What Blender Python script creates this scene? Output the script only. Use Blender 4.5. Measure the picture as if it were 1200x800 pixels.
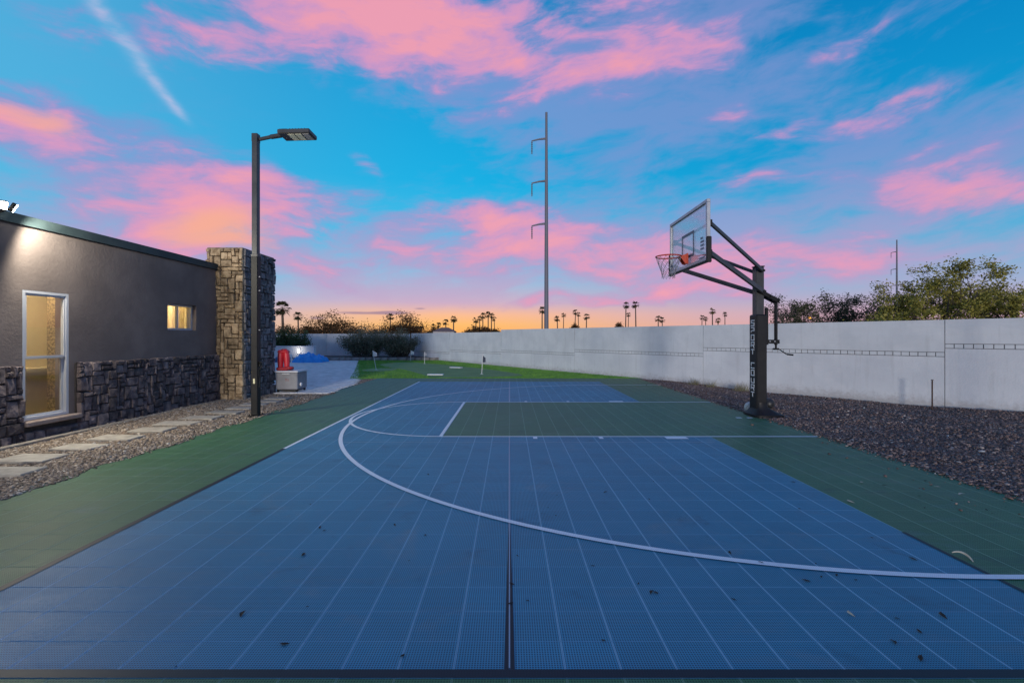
import bpy, math, random
import numpy as np
from mathutils import Vector, Matrix

for o in list(bpy.data.objects):
    bpy.data.objects.remove(o)
scn = bpy.context.scene
COL = scn.collection
R = math.radians
CAM_H, F = 1.484, 554.0 / 1200.0

# ------------------------------------------------------------------ camera
cam_d = bpy.data.cameras.new('camera')
cam_d.sensor_width = 36.0
cam_d.lens = 36.0 * F
cam_d.shift_x = 3.0 / 1200.0
cam_d.shift_y = -5.0 / 1200.0
cam_d.clip_start, cam_d.clip_end = 0.05, 6000.0
cam = bpy.data.objects.new('camera', cam_d)
cam.location = (0, 0, CAM_H)
cam.rotation_euler = (R(90), 0, 0)
COL.objects.link(cam)
scn.camera = cam

# ------------------------------------------------------------------ colour management
scn.view_settings.view_transform = 'Standard'
scn.view_settings.look = 'None'
scn.view_settings.exposure = 0.12
scn.view_settings.gamma = 1.0
scn.view_settings.use_curve_mapping = False
try:
    scn.cycles.use_denoising = True
    scn.cycles.denoiser = 'OPENIMAGEDENOISE'
    scn.cycles.max_bounces = 6
    scn.cycles.transparent_max_bounces = 16
    scn.cycles.sample_clamp_indirect = 4.0
    scn.cycles.caustics_reflective = False
    scn.cycles.caustics_refractive = False
except Exception:
    pass


def lin(r, g=None, b=None):
    """sRGB 0-255 to linear"""
    if g is None:
        r, g, b = r
    f = lambda c: (c / 255.0 / 12.92) if c / 255.0 <= 0.04045 else ((c / 255.0 + 0.055) / 1.055) ** 2.4
    return (f(r), f(g), f(b), 1.0)


# ------------------------------------------------------------------ node helper
class NT:
    def __init__(self, tree):
        self.t = tree
        self.n = tree.nodes
        self.l = tree.links

    def add(self, typ, **kw):
        nd = self.n.new(typ)
        for k, v in kw.items():
            setattr(nd, k, v)
        return nd

    def put(self, sock, v):
        if isinstance(v, bpy.types.NodeSocket):
            self.l.new(v, sock)
        else:
            sock.default_value = v

    def m(self, op, a, b=None, c=None, clamp=False):
        nd = self.n.new('ShaderNodeMath')
        nd.operation = op
        nd.use_clamp = clamp
        self.put(nd.inputs[0], a)
        if b is not None:
            self.put(nd.inputs[1], b)
        if c is not None:
            self.put(nd.inputs[2], c)
        return nd.outputs[0]

    def mix(self, f, a, b, blend='MIX'):
        nd = self.n.new('ShaderNodeMix')
        nd.data_type = 'RGBA'
        nd.blend_type = blend
        nd.clamp_factor = True
        self.put(nd.inputs[0], f)
        self.put(nd.inputs[6], a)
        self.put(nd.inputs[7], b)
        return nd.outputs[2]

    def ramp(self, f, stops, interp='LINEAR'):
        nd = self.n.new('ShaderNodeValToRGB')
        cr = nd.color_ramp
        cr.interpolation = interp
        while len(cr.elements) < len(stops):
            cr.elements.new(0.5)
        for e, (p, c) in zip(cr.elements, stops):
            e.position = p
            e.color = c if len(c) == 4 else (*c, 1)
        self.put(nd.inputs[0], f)
        return nd.outputs[0]

    def noise(self, vec, scale, detail=4, rough=0.55, dist=0.0, color=False):
        nd = self.n.new('ShaderNodeTexNoise')
        if vec is not None:
            self.l.new(vec, nd.inputs['Vector'])
        self.put(nd.inputs['Scale'], scale)
        nd.inputs['Detail'].default_value = detail
        nd.inputs['Roughness'].default_value = rough
        nd.inputs['Distortion'].default_value = dist
        return nd.outputs['Color'] if color else nd.outputs[0]

    def smooth(self, x, lo, hi):
        nd = self.n.new('ShaderNodeMapRange')
        nd.interpolation_type = 'SMOOTHSTEP'
        self.put(nd.inputs[0], x)
        nd.inputs[1].default_value = lo
        nd.inputs[2].default_value = hi
        return nd.outputs[0]

    def comb(self, x, y, z):
        nd = self.n.new('ShaderNodeCombineXYZ')
        self.put(nd.inputs[0], x)
        self.put(nd.inputs[1], y)
        self.put(nd.inputs[2], z)
        return nd.outputs[0]

    def sep(self, v):
        nd = self.n.new('ShaderNodeSeparateXYZ')
        self.l.new(v, nd.inputs[0])
        return nd.outputs


# ------------------------------------------------------------------ world: dusk sky with lit clouds
LAMP_EL, LAMP_AZ = R(3.2), R(183.0)
world = bpy.data.worlds.new('World')
scn.world = world
world.use_nodes = True
W = NT(world.node_tree)
W.n.clear()
tc = W.add('ShaderNodeTexCoord')
dx, dy, dz = W.sep(tc.outputs['Generated'])[:3]
DEG = 180 / math.pi
az0 = W.m('MULTIPLY', W.m('ARCTAN2', dx, dy), DEG)
el0 = W.m('MULTIPLY', W.m('ARCSINE', dz), DEG)
# wind-drawn warp of the cloud coordinates
wv = W.noise(tc.outputs['Generated'], 3.2, 3, 0.5, 0.0, color=True)
wr = W.n.new('ShaderNodeSeparateColor')
W.l.new(wv, wr.inputs[0])
wv2 = W.noise(tc.outputs['Generated'], 11.0, 3, 0.5, 0.0, color=True)
wr2 = W.n.new('ShaderNodeSeparateColor')
W.l.new(wv2, wr2.inputs[0])
azw = W.m('ADD', W.m('ADD', az0, W.m('MULTIPLY', W.m('SUBTRACT', wr.outputs[0], 0.5), 15)), W.m('MULTIPLY', W.m('SUBTRACT', wr2.outputs[0], 0.5), 3.2))
elw = W.m('ADD', W.m('ADD', el0, W.m('MULTIPLY', W.m('SUBTRACT', wr.outputs[1], 0.5), 7)), W.m('MULTIPLY', W.m('SUBTRACT', wr2.outputs[1], 0.5), 1.7))


def azel(px, py):
    x, y = px - 597.0, 395.0 - py
    return math.degrees(math.atan2(x, 554)), math.degrees(math.atan2(y, math.hypot(554, x)))


def blob(px, py, wa, we, rot, amp, A=None, E=None):
    """soft elongated patch of cloud around a direction (half sizes in degrees, tilt in degrees)"""
    A = A or azw
    E = E or elw
    a, e = azel(px, py)
    c, s = math.cos(R(rot)), math.sin(R(rot))
    da = W.m('SUBTRACT', A, a)
    de = W.m('SUBTRACT', E, e)
    u = W.m('ADD', W.m('MULTIPLY', da, c / wa), W.m('MULTIPLY', de, s / wa))
    v = W.m('ADD', W.m('MULTIPLY', da, -s / we), W.m('MULTIPLY', de, c / we))
    q = W.m('ADD', W.m('MULTIPLY', u, u), W.m('MULTIPLY', v, v))
    return W.m('MULTIPLY', W.m('EXPONENT', W.m('MULTIPLY', q, -1.0)), amp)


def total(items):
    r = items[0]
    for i in items[1:]:
        r = W.m('ADD', r, i)
    return r


# clear sky
el_n = W.m('MULTIPLY', W.m('ADD', el0, 5.0), 1 / 60.0, clamp=True)
P = lambda e: (e + 5.0) / 60.0
sky_glow = W.ramp(el_n, [(P(-5), lin(250, 165, 70)), (P(0), lin(255, 172, 80)), (P(1.5), lin(255, 188, 104)), (P(2.7), lin(250, 186, 142)), (P(4.2), lin(206, 174, 196)),
                         (P(7), lin(140, 188, 222)), (P(11), lin(70, 188, 230)), (P(18), lin(8, 172, 224)), (P(27), lin(2, 156, 214)),
                         (P(36), lin(4, 132, 196)), (P(55), lin(6, 96, 160))])
sky_side = W.ramp(el_n, [(P(-5), lin(190, 150, 170)), (P(0), lin(214, 160, 170)), (P(2.5), lin(196, 166, 190)), (P(5), lin(150, 172, 206)),
                         (P(10), lin(66, 170, 214)), (P(18), lin(4, 150, 206)), (P(27), lin(0, 132, 194)),
                         (P(36), lin(2, 112, 174)), (P(55), lin(4, 86, 148))])
daz = W.m('MULTIPLY', W.m('ADD', az0, 9.0), 1 / 27.0)
glow_f = W.m('EXPONENT', W.m('MULTIPLY', W.m('MULTIPLY', daz, daz), -1.0))
daz2 = W.m('MULTIPLY', W.m('ADD', az0, 52.0), 1 / 26.0)
left_f = W.m('EXPONENT', W.m('MULTIPLY', W.m('MULTIPLY', daz2, daz2), -1.0))
clear = W.mix(glow_f, sky_side, sky_glow)
clear = W.mix(W.m('MULTIPLY', left_f, 0.55), clear, lin(104, 192, 230))

# pink clouds (lit) and mauve veils around them
pink = total([
    blob(455, 32, 17, 3.6, -4, 1.15), blob(560, 18, 10, 4.6, 0, 0.9), blob(270, 40, 14, 3.0, 12, 0.85),
    blob(245, 235, 10, 3.8, 2, 0.95), blob(280, 262, 9, 3.4, 4, 0.75), blob(200, 300, 10, 3.0, 0, 0.6), blob(340, 225, 7, 1.4, 0, 0.6),
    blob(25, 150, 6, 3.0, -6, 0.95), blob(50, 150, 6, 1.2, 0, 0.3),
    blob(1110, 226, 6, 1.3, -5, 1.15), blob(1050, 203, 7, 1.3, -5, 0.6),
    blob(570, 262, 9, 2.0, -3, 0.85), blob(680, 285, 14, 2.6, -4, 0.95), blob(560, 302, 13, 1.9, 0, 0.75), blob(780, 300, 8, 2.4, 0, 0.7),
    blob(940, 300, 9, 2.6, 3, 0.8), blob(700, 345, 12, 0.9, 4, 0.75), blob(830, 330, 10, 1.2, 2, 0.5),
    blob(740, 30, 9, 6.0, 35, 0.62), blob(700, 97, 15, 1.6, 10, 0.85), blob(800, 92, 7, 0.8, 12, 0.5),
    blob(985, 143, 9, 1.2, 2, 0.8), blob(840, 140, 3.0, 0.9, 0, 0.9), blob(985, 50, 6, 1.0, 14, 0.6),
    blob(905, 215, 6, 1.3, 8, 0.55), blob(1145, 160, 6, 1.4, 0, 0.4),
    blob(425, 195, 1.6, 0.9, -30, 0.6), blob(400, 322, 8, 1.1, -8, 0.55),
])
veil = total([
    blob(780, 60, 22, 9, 30, 0.9), blob(900, 120, 20, 5, 12, 0.7), blob(1080, 170, 14, 5, 0, 0.6),
    blob(1000, 240, 16, 4.5, 5, 0.6), blob(640, 110, 12, 4, 10, 0.5), blob(700, 295, 26, 5.5, 0, 0.9),
    blob(420, 326, 18, 2.0, -6, 0.8), blob(240, 255, 18, 7, 0, 0.75), blob(50, 180, 11, 6, 0, 0.55),
    blob(420, 60, 26, 5, 0, 0.6), blob(900, 330, 18, 4, 0, 0.65), blob(560, 130, 8, 2.5, -25, 0.3),
])
# streaks drawn out along the wind
azs = W.m('ADD', az0, W.m('MULTIPLY', W.m('SUBTRACT', wr.outputs[0], 0.5), 9))
els = W.m('ADD', el0, W.m('MULTIPLY', W.m('SUBTRACT', wr.outputs[1], 0.5), 5))
tilt_e = W.m('ADD', W.m('MULTIPLY', els, 0.15), W.m('MULTIPLY', azs, -0.010))
st1 = W.noise(W.comb(W.m('MULTIPLY', azs, 0.040), tilt_e, 3.7), 1.5, 9, 0.58, 0.15)
st2 = W.noise(W.comb(W.m('MULTIPLY', azs, 0.050), tilt_e, 9.1), 3.4, 9, 0.60, 0.25)
st3 = W.noise(W.comb(W.m('MULTIPLY', azs, 0.045), tilt_e, 21.0), 1.1, 8, 0.58, 0.2)
n1 = W.m('SUBTRACT', st1, 0.5)
n2 = W.m('SUBTRACT', st2, 0.5)
n3 = W.m('SUBTRACT', st3, 0.5)
# beyond the view the same kind of streaks go on
front = W.smooth(dy, 0.25, 0.62)
far_cl = W.m('MULTIPLY', W.m('SUBTRACT', 1.0, front), W.smooth(st1, 0.42, 0.62))
pk = W.m('ADD', pink, W.m('MULTIPLY', far_cl, 0.6))
dens = W.m('ADD', W.m('ADD', pk, W.m('MULTIPLY', n1, 2.5)), W.m('MULTIPLY', n2, 2.4))
dens = W.m('MULTIPLY', W.m('SUBTRACT', dens, 0.10), W.smooth(pk, 0.02, 0.40))
vl = W.m('ADD', W.m('ADD', veil, W.m('MULTIPLY', pink, 0.55)), W.m('MULTIPLY', far_cl, 0.6))
veil_d = W.m('ADD', W.m('ADD', vl, W.m('MULTIPLY', n3, 3.0)), W.m('MULTIPLY', n2, 2.0))
veil_d = W.m('MULTIPLY', W.m('SUBTRACT', veil_d, 0.26), W.smooth(vl, 0.02, 0.45))
veil_f = W.m('MULTIPLY', W.smooth(veil_d, 0.0, 1.05), W.m('MULTIPLY', W.smooth(el0, 1.5, 6.5), 0.64))
pink_f = W.m('MULTIPLY', W.smooth(dens, 0.0, 1.05), W.m('MULTIPLY', W.smooth(el0, 0.5, 4.5), 0.88))
low = W.m('SUBTRACT', 1.0, W.smooth(el0, 4, 20))
veil_c = W.mix(low, lin(128, 146, 204), lin(190, 158, 196))
pink_c = W.mix(W.smooth(dens, 0.20, 1.0), W.mix(low, lin(146, 140, 202), lin(180, 150, 198)), W.mix(low, lin(208, 148, 194), lin(222, 152, 186)))
pink_c = W.mix(W.smooth(dens, 0.85, 1.6), pink_c, lin(243, 156, 172))
warm_core = W.m('MULTIPLY', W.smooth(total([blob(260, 272, 6, 2.2, 8, 1.0), blob(45, 143, 5, 1.6, 0, 0.8), blob(1130, 228, 4, 1.0, 0, 0.5), blob(300, 296, 6, 1.4, 0, 0.6)]), 0.3, 1.1), 0.7)
pink_c = W.mix(warm_core, pink_c, lin(255, 176, 120))
sky_c = W.mix(veil_f, clear, veil_c)
sky_c = W.mix(pink_f, sky_c, pink_c)
# thin dark bars of cloud low over the glow
bars = total([blob(410, 375.5, 4.6, 0.22, 0, 1.0), blob(460, 368, 2.8, 0.25, 0, 0.8), blob(372, 372.5, 2.0, 0.3, 0, 0.8), blob(492, 361, 1.2, 0.18, 0, 0.8), blob(544, 360.5, 0.7, 0.13, 0, 0.5),
              blob(330, 350, 5, 0.7, 0, 0.4)] if False else [
    blob(420, 366.5, 4.2, 0.24, 0, 1.0, az0, el0), blob(462, 366, 2.0, 0.26, 0, 0.8, az0, el0), blob(372, 372.5, 1.4, 0.26, 0, 0.8, az0, el0),
    blob(492, 361.5, 0.9, 0.14, 0, 0.8, az0, el0), blob(544, 360.5, 0.4, 0.1, 0, 0.5, az0, el0)])
sky_c = W.mix(W.m('MULTIPLY', W.smooth(W.m('MULTIPLY', bars, W.m('ADD', 0.4, st2)), 0.3, 0.9), 0.75), sky_c, lin(140, 118, 150))
# old vapour trail
ca, ce = azel(105, -5)
cb, ce2 = azel(232, 158)
L_ = math.hypot(cb - ca, ce2 - ce)
ux, uy = (cb - ca) / L_, (ce2 - ce) / L_
wob = W.m('MULTIPLY', W.m('SUBTRACT', wr2.outputs[2], 0.5), 1.5)
da, de = W.m('SUBTRACT', az0, ca), W.m('SUBTRACT', el0, ce)
along = W.m('ADD', W.m('MULTIPLY', da, ux), W.m('MULTIPLY', de, uy))
across = W.m('ADD', W.m('ADD', W.m('MULTIPLY', da, -uy), W.m('MULTIPLY', de, ux)), wob)
width = W.m('ADD', 0.62, W.m('MULTIPLY', along, -0.018))
tr = W.m('DIVIDE', across, width)
trail = W.m('EXPONENT', W.m('MULTIPLY', W.m('MULTIPLY', tr, tr), -1.0))
trail = W.m('MULTIPLY', trail, W.m('MULTIPLY', W.smooth(along, -16, -2), W.m('SUBTRACT', 1.0, W.smooth(along, L_ * 0.72, L_ * 1.02))))
trail = W.m('MULTIPLY', trail, W.m('ADD', 0.15, W.m('MULTIPLY', W.smooth(st2, 0.3, 0.65), 0.85)))
sky_c = W.mix(W.m('MULTIPLY', trail, 0.58), sky_c, lin(204, 196, 226))
# a little of the physical dusk sky under it all
nish = W.add('ShaderNodeTexSky')
nish.sky_type = 'NISHITA'
nish.sun_disc = False
nish.sun_elevation = LAMP_EL
nish.sun_rotation = LAMP_AZ
bg1 = W.add('ShaderNodeBackground')
W.l.new(sky_c, bg1.inputs[0])
bg1.inputs[1].default_value = 0.95
bg2 = W.add('ShaderNodeBackground')
W.l.new(nish.outputs[0], bg2.inputs[0])
bg2.inputs[1].default_value = 0.004
ads = W.add('ShaderNodeAddShader')
W.l.new(bg1.outputs[0], ads.inputs[0])
W.l.new(bg2.outputs[0], ads.inputs[1])
wo = W.add('ShaderNodeOutputWorld')
W.l.new(ads.outputs[0], wo.inputs[0])

# ------------------------------------------------------------------ distant soft lamp standing in for an unseen house floodlight behind the camera
house_flood_d = bpy.data.lights.new('sun', 'SUN')
house_flood_d.energy = 1.6
house_flood_d.angle = R(6.0)
house_flood_d.color = (1.0, 0.95, 0.88)
sun = bpy.data.objects.new('sun', house_flood_d)
sdir = Vector((0.052, 1.0, -math.tan(LAMP_EL))).normalized()
sun.rotation_euler = sdir.to_track_quat('-Z', 'Y').to_euler()
sun.location = (0, -20, 20)
COL.objects.link(sun)


# ------------------------------------------------------------------ object helpers
def tag(o, label=None, cat=None, group=None, kind=None):
    if label:
        o['label'] = label
    if cat:
        o['category'] = cat
    if group:
        o['group'] = group
    if kind:
        o['kind'] = kind
    return o


def empty(name, loc=(0, 0, 0), label=None, cat=None, group=None, rz=0.0):
    o = bpy.data.objects.new(name, None)
    o.empty_display_size = 0.2
    o.location = loc
    o.rotation_euler = (0, 0, rz)
    COL.objects.link(o)
    return tag(o, label, cat, group)


def link(name, me, parent=None, loc=(0, 0, 0)):
    o = bpy.data.objects.new(name, me)
    COL.objects.link(o)
    o.location = loc
    if parent is not None:
        o.parent = parent
    return o


def copy_tree(o, parent=None):
    c = o.copy()
    COL.objects.link(c)
    c.parent = parent
    for ch in list(o.children):
        copy_tree(ch, c)
    return c


class MB:
    """collects shapes, then links them as one mesh object"""

    def __init__(self):
        self.v, self.f, self.mi = [], [], []
        self.uv = None

    def poly(self, pts, mi=0):
        n = len(self.v)
        self.v += [tuple(p) for p in pts]
        self.f.append(tuple(range(n, n + len(pts))))
        self.mi.append(mi)

    def box(self, c, s, M=None, mi=0, bev=0.0):
        hx, hy, hz = s[0] / 2, s[1] / 2, s[2] / 2
        c = Vector(c)
        if bev <= 0:
            pts = [Vector((sx * hx, sy * hy, sz * hz)) for sz in (-1, 1) for sy in (-1, 1) for sx in (-1, 1)]
            fs = [(0, 2, 3, 1), (4, 5, 7, 6), (0, 1, 5, 4), (2, 6, 7, 3), (0, 4, 6, 2), (1, 3, 7, 5)]
        else:
            pts, idx = [], {}
            for sx in (-1, 1):
                for sy in (-1, 1):
                    for sz in (-1, 1):
                        for ax in range(3):
                            p = [sx * (hx - bev), sy * (hy - bev), sz * (hz - bev)]
                            p[ax] += (sx, sy, sz)[ax] * bev
                            idx[(sx, sy, sz, ax)] = len(pts)
                            pts.append(Vector(p))
            fs = []
            for ax in range(3):
                o1, o2 = [a for a in range(3) if a != ax]
                for s0 in (-1, 1):
                    q = []
                    for a, b in ((-1, -1), (1, -1), (1, 1), (-1, 1)):
                        k = [0, 0, 0]
                        k[ax], k[o1], k[o2] = s0, a, b
                        q.append(idx[(*k, ax)])
                    fs.append(tuple(q))
                for a in (-1, 1):
                    for b in (-1, 1):
                        q = []
                        k = [0, 0, 0]
                        k[o1], k[o2] = a, b
                        for s0, face in ((-1, o1), (1, o1), (1, o2), (-1, o2)):
                            k[ax] = s0
                            q.append(idx[(*k, face)])
                        fs.append(tuple(q))
            for sx in (-1, 1):
                for sy in (-1, 1):
                    for sz in (-1, 1):
                        fs.append(tuple(idx[(sx, sy, sz, a)] for a in range(3)))
        n = len(self.v)
        for p in pts:
            if M is not None:
                p = M @ p
            self.v.append(tuple(p + c))
        for f in fs:
            self.f.append(tuple(n + i for i in f))
            self.mi.append(mi)

    def tube(self, pts, rad, sides=8, cap=True, mi=0):
        pts = [Vector(p) for p in pts]
        if not hasattr(rad, '__len__'):
            rad = [rad] * len(pts)
        n0 = len(self.v)
        ref = None
        for i, p in enumerate(pts):
            d = (pts[min(i + 1, len(pts) - 1)] - pts[max(i - 1, 0)])
            d = d.normalized() if d.length > 1e-9 else Vector((0, 0, 1))
            if ref is None:
                ref = Vector((0, 0, 1)) if abs(d.z) < 0.9 else Vector((1, 0, 0))
            a = d.cross(ref)
            a = a.normalized() if a.length > 1e-6 else d.orthogonal().normalized()
            b = d.cross(a).normalized()
            ref = a.cross(d) if False else ref
            for k in range(sides):
                t = 2 * math.pi * (k + 0.5) / sides
                self.v.append(tuple(p + (a * math.cos(t) + b * math.sin(t)) * rad[i]))
        for i in range(len(pts) - 1):
            for k in range(sides):
                k2 = (k + 1) % sides
                self.f.append((n0 + i * sides + k, n0 + i * sides + k2, n0 + (i + 1) * sides + k2, n0 + (i + 1) * sides + k))
                self.mi.append(mi)
        if cap:
            self.f.append(tuple(n0 + k for k in range(sides)))
            self.f.append(tuple(n0 + (len(pts) - 1) * sides + k for k in reversed(range(sides))))
            self.mi += [mi, mi]

    def bar(self, p, q, w, h, up=(0, 0, 1), mi=0, bev=0.0):
        """square bar from p to q"""
        p, q = Vector(p), Vector(q)
        d = q - p
        x = d.normalized()
        y = Vector(up).cross(x)
        y = y.normalized() if y.length > 1e-6 else x.orthogonal().normalized()
        z = x.cross(y)
        M = Matrix((x, y, z)).transposed()
        self.box((p + q) / 2, (d.length, w, h), M, mi, bev)

    def lathe(self, c, prof, sides=16, mi=0):
        n0 = len(self.v)
        for r, z in prof:
            for k in range(sides):
                t = 2 * math.pi * k / sides
                self.v.append((c[0] + r * math.cos(t), c[1] + r * math.sin(t), c[2] + z))
        for i in range(len(prof) - 1):
            for k in range(sides):
                k2 = (k + 1) % sides
                self.f.append((n0 + i * sides + k, n0 + i * sides + k2, n0 + (i + 1) * sides + k2, n0 + (i + 1) * sides + k))
                self.mi.append(mi)
        self.f.append(tuple(n0 + k for k in reversed(range(sides))))
        self.f.append(tuple(n0 + (len(prof) - 1) * sides + k for k in range(sides)))
        self.mi += [mi, mi]

    def mesh(self, name, mats, smooth=False, fix=True):
        me = bpy.data.meshes.new(name)
        me.from_pydata(self.v, [], self.f)
        if not isinstance(mats, (list, tuple)):
            mats = [mats]
        for m_ in mats:
            me.materials.append(m_)
        if len(mats) > 1:
            me.polygons.foreach_set('material_index', self.mi)
        if fix:
            import bmesh
            bm = bmesh.new()
            bm.from_mesh(me)
            bmesh.ops.recalc_face_normals(bm, faces=bm.faces)
            bm.to_mesh(me)
            bm.free()
        if smooth:
            me.polygons.foreach_set('use_smooth', [True] * len(me.polygons))
            try:
                me.set_sharp_from_angle(angle=R(40))
            except Exception:
                pass
        me.update()
        return me

    def build(self, name, mats, parent=None, loc=(0, 0, 0), smooth=False, fix=True):
        return link(name, self.mesh(name, mats, smooth, fix), parent, loc)


# ------------------------------------------------------------------ materials
def pbsdf(name):
    m_ = bpy.data.materials.new(name)
    m_.use_nodes = True
    t = NT(m_.node_tree)
    t.n.clear()
    b = t.add('ShaderNodeBsdfPrincipled')
    o = t.add('ShaderNodeOutputMaterial')
    t.l.new(b.outputs[0], o.inputs[0])
    return m_, t, b


def mat(name, c1, c2=None, rough=0.7, scale=6.0, detail=6, bump=0.0, bscale=None, spec=0.5, metal=0.0, rnd=0.0, coords='Object', rrough=0.0, lo=0.35, hi=0.65, island=False):
    m_, t, b = pbsdf(name)
    c1 = c1 if len(c1) == 4 else (*c1, 1)
    c2 = c1 if c2 is None else (c2 if len(c2) == 4 else (*c2, 1))
    tc_ = t.add('ShaderNodeTexCoord')
    if coords != 'Position':
        vec = tc_.outputs[coords]
    else:
        vec = t.add('ShaderNodeNewGeometry').outputs['Position']
    n = t.noise(vec, scale, detail, 0.6)
    col = t.mix(t.smooth(n, lo, hi), c1, c2)
    if rnd > 0:
        if island:
            rv = t.add('ShaderNodeNewGeometry').outputs['Random Per Island']
        else:
            rv = t.add('ShaderNodeObjectInfo').outputs['Random']
        hsv = t.add('ShaderNodeHueSaturation')
        t.l.new(col, hsv.inputs['Color'])
        t.l.new(t.m('ADD', 1.0 - rnd, t.m('MULTIPLY', rv, 2 * rnd)), hsv.inputs['Value'])
        col = hsv.outputs[0]
    t.put(b.inputs['Base Color'], col)
    if rrough > 0:
        t.put(b.inputs['Roughness'], t.m('ADD', rough, t.m('MULTIPLY', t.m('SUBTRACT', n, 0.5), rrough * 2)))
    else:
        b.inputs['Roughness'].default_value = rough
    b.inputs['Metallic'].default_value = metal
    b.inputs['Specular IOR Level'].default_value = spec
    if bump > 0:
        bn = t.noise(vec, bscale or scale * 8, 8, 0.65)
        bp = t.add('ShaderNodeBump')
        bp.inputs['Strength'].default_value = 1.0
        bp.inputs['Distance'].default_value = bump
        t.l.new(bn, bp.inputs['Height'])
        t.l.new(bp.outputs[0], b.inputs['Normal'])
    return m_


def emis(name, col, strength):
    m_, t, b = pbsdf(name)
    b.inputs['Base Color'].default_value = (*col[:3], 1)
    b.inputs['Emission Color'].default_value = (*col[:3], 1)
    b.inputs['Emission Strength'].default_value = strength
    return m_


BLUE, GREEN, WHITE = (0.052, 0.300, 0.470, 1), (0.064, 0.205, 0.080, 1), (0.62, 0.66, 0.72, 1)
T0Y = 2.059          # front edge of the blue field; the tile grid starts here
TS = 0.25


def court_material(name, base, hole_f=0.10):
    """perforated sport tile: fine open grid, solid paler rim, dust and scuffs"""
    m_, t, b = pbsdf(name)
    pos = t.add('ShaderNodeNewGeometry').outputs['Position']
    x, y, z = t.sep(pos)[:3]
    gx = t.m('DIVIDE', x, TS)
    gy = t.m('DIVIDE', t.m('SUBTRACT', y, T0Y), TS)
    fx, fy = t.m('FRACT', t.m('ADD', gx, 400.0)), t.m('FRACT', t.m('ADD', gy, 400.0))
    cell = t.add('ShaderNodeTexWhiteNoise')
    cell.noise_dimensions = '2D'
    t.l.new(t.comb(t.m('FLOOR', gx), t.m('FLOOR', gy), 0.0), cell.inputs['Vector'])
    # solid rim
    ex = t.m('ABSOLUTE', t.m('SUBTRACT', fx, 0.5))
    ey = t.m('ABSOLUTE', t.m('SUBTRACT', fy, 0.5))
    rim = t.m('MAXIMUM', t.smooth(ex, 0.475, 0.482), t.m('MULTIPLY', t.smooth(ey, 0.478, 0.485), 0.55))
    # openings, 20 by 20 a tile
    hx = t.m('ABSOLUTE', t.m('SUBTRACT', t.m('FRACT', t.m('MULTIPLY', fx, 20.0)), 0.5))
    hy = t.m('ABSOLUTE', t.m('SUBTRACT', t.m('FRACT', t.m('MULTIPLY', fy, 20.0)), 0.5))
    hole = t.m('MULTIPLY', t.m('SUBTRACT', 1.0, t.smooth(hx, 0.28, 0.36)), t.m('SUBTRACT', 1.0, t.smooth(hy, 0.28, 0.36)))
    hole = t.m('MULTIPLY', hole, t.m('SUBTRACT', 1.0, rim))
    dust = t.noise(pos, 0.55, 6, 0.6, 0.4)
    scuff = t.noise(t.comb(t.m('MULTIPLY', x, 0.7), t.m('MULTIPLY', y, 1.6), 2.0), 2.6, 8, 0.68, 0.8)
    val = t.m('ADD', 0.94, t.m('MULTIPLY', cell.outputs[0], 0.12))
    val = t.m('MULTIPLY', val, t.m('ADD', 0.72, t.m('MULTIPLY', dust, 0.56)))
    hsv = t.add('ShaderNodeHueSaturation')
    hsv.inputs['Color'].default_value = base
    t.l.new(val, hsv.inputs['Value'])
    col = hsv.outputs[0]
    pale = t.mix(0.60, col, (0.34, 0.54, 0.70, 1)) if base[2] > base[1] else t.mix(0.42, col, (0.30, 0.42, 0.36, 1))
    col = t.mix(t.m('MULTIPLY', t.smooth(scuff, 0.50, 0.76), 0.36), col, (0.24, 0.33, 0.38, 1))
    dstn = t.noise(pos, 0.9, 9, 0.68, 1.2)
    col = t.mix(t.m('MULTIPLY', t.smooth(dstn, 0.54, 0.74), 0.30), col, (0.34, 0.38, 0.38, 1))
    stain = t.noise(pos, 2.1, 7, 0.62, 0.6)
    col = t.mix(t.m('MULTIPLY', t.smooth(stain, 0.58, 0.70), 0.30), col, (0.02, 0.045, 0.07, 1))
    col = t.mix(t.m('MULTIPLY', rim, 0.85), col, pale)
    col = t.mix(t.m('MULTIPLY', hole, 1.0 - hole_f), col, (base[0] * 0.12, base[1] * 0.12, base[2] * 0.14, 1))
    t.put(b.inputs['Base Color'], col)
    t.put(b.inputs['Roughness'], t.m('ADD', 0.40, t.m('MULTIPLY', scuff, 0.22)))
    b.inputs['Specular IOR Level'].default_value = 0.42
    bp = t.add('ShaderNodeBump')
    bp.inputs['Distance'].default_value = 0.0025
    bp.inputs['Strength'].default_value = 0.7
    t.l.new(t.m('SUBTRACT', 1.0, hole), bp.inputs['Height'])
    t.l.new(bp.outputs[0], b.inputs['Normal'])
    return m_


M = {}
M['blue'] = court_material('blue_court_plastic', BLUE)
M['green'] = court_material('green_court_plastic', GREEN)


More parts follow.
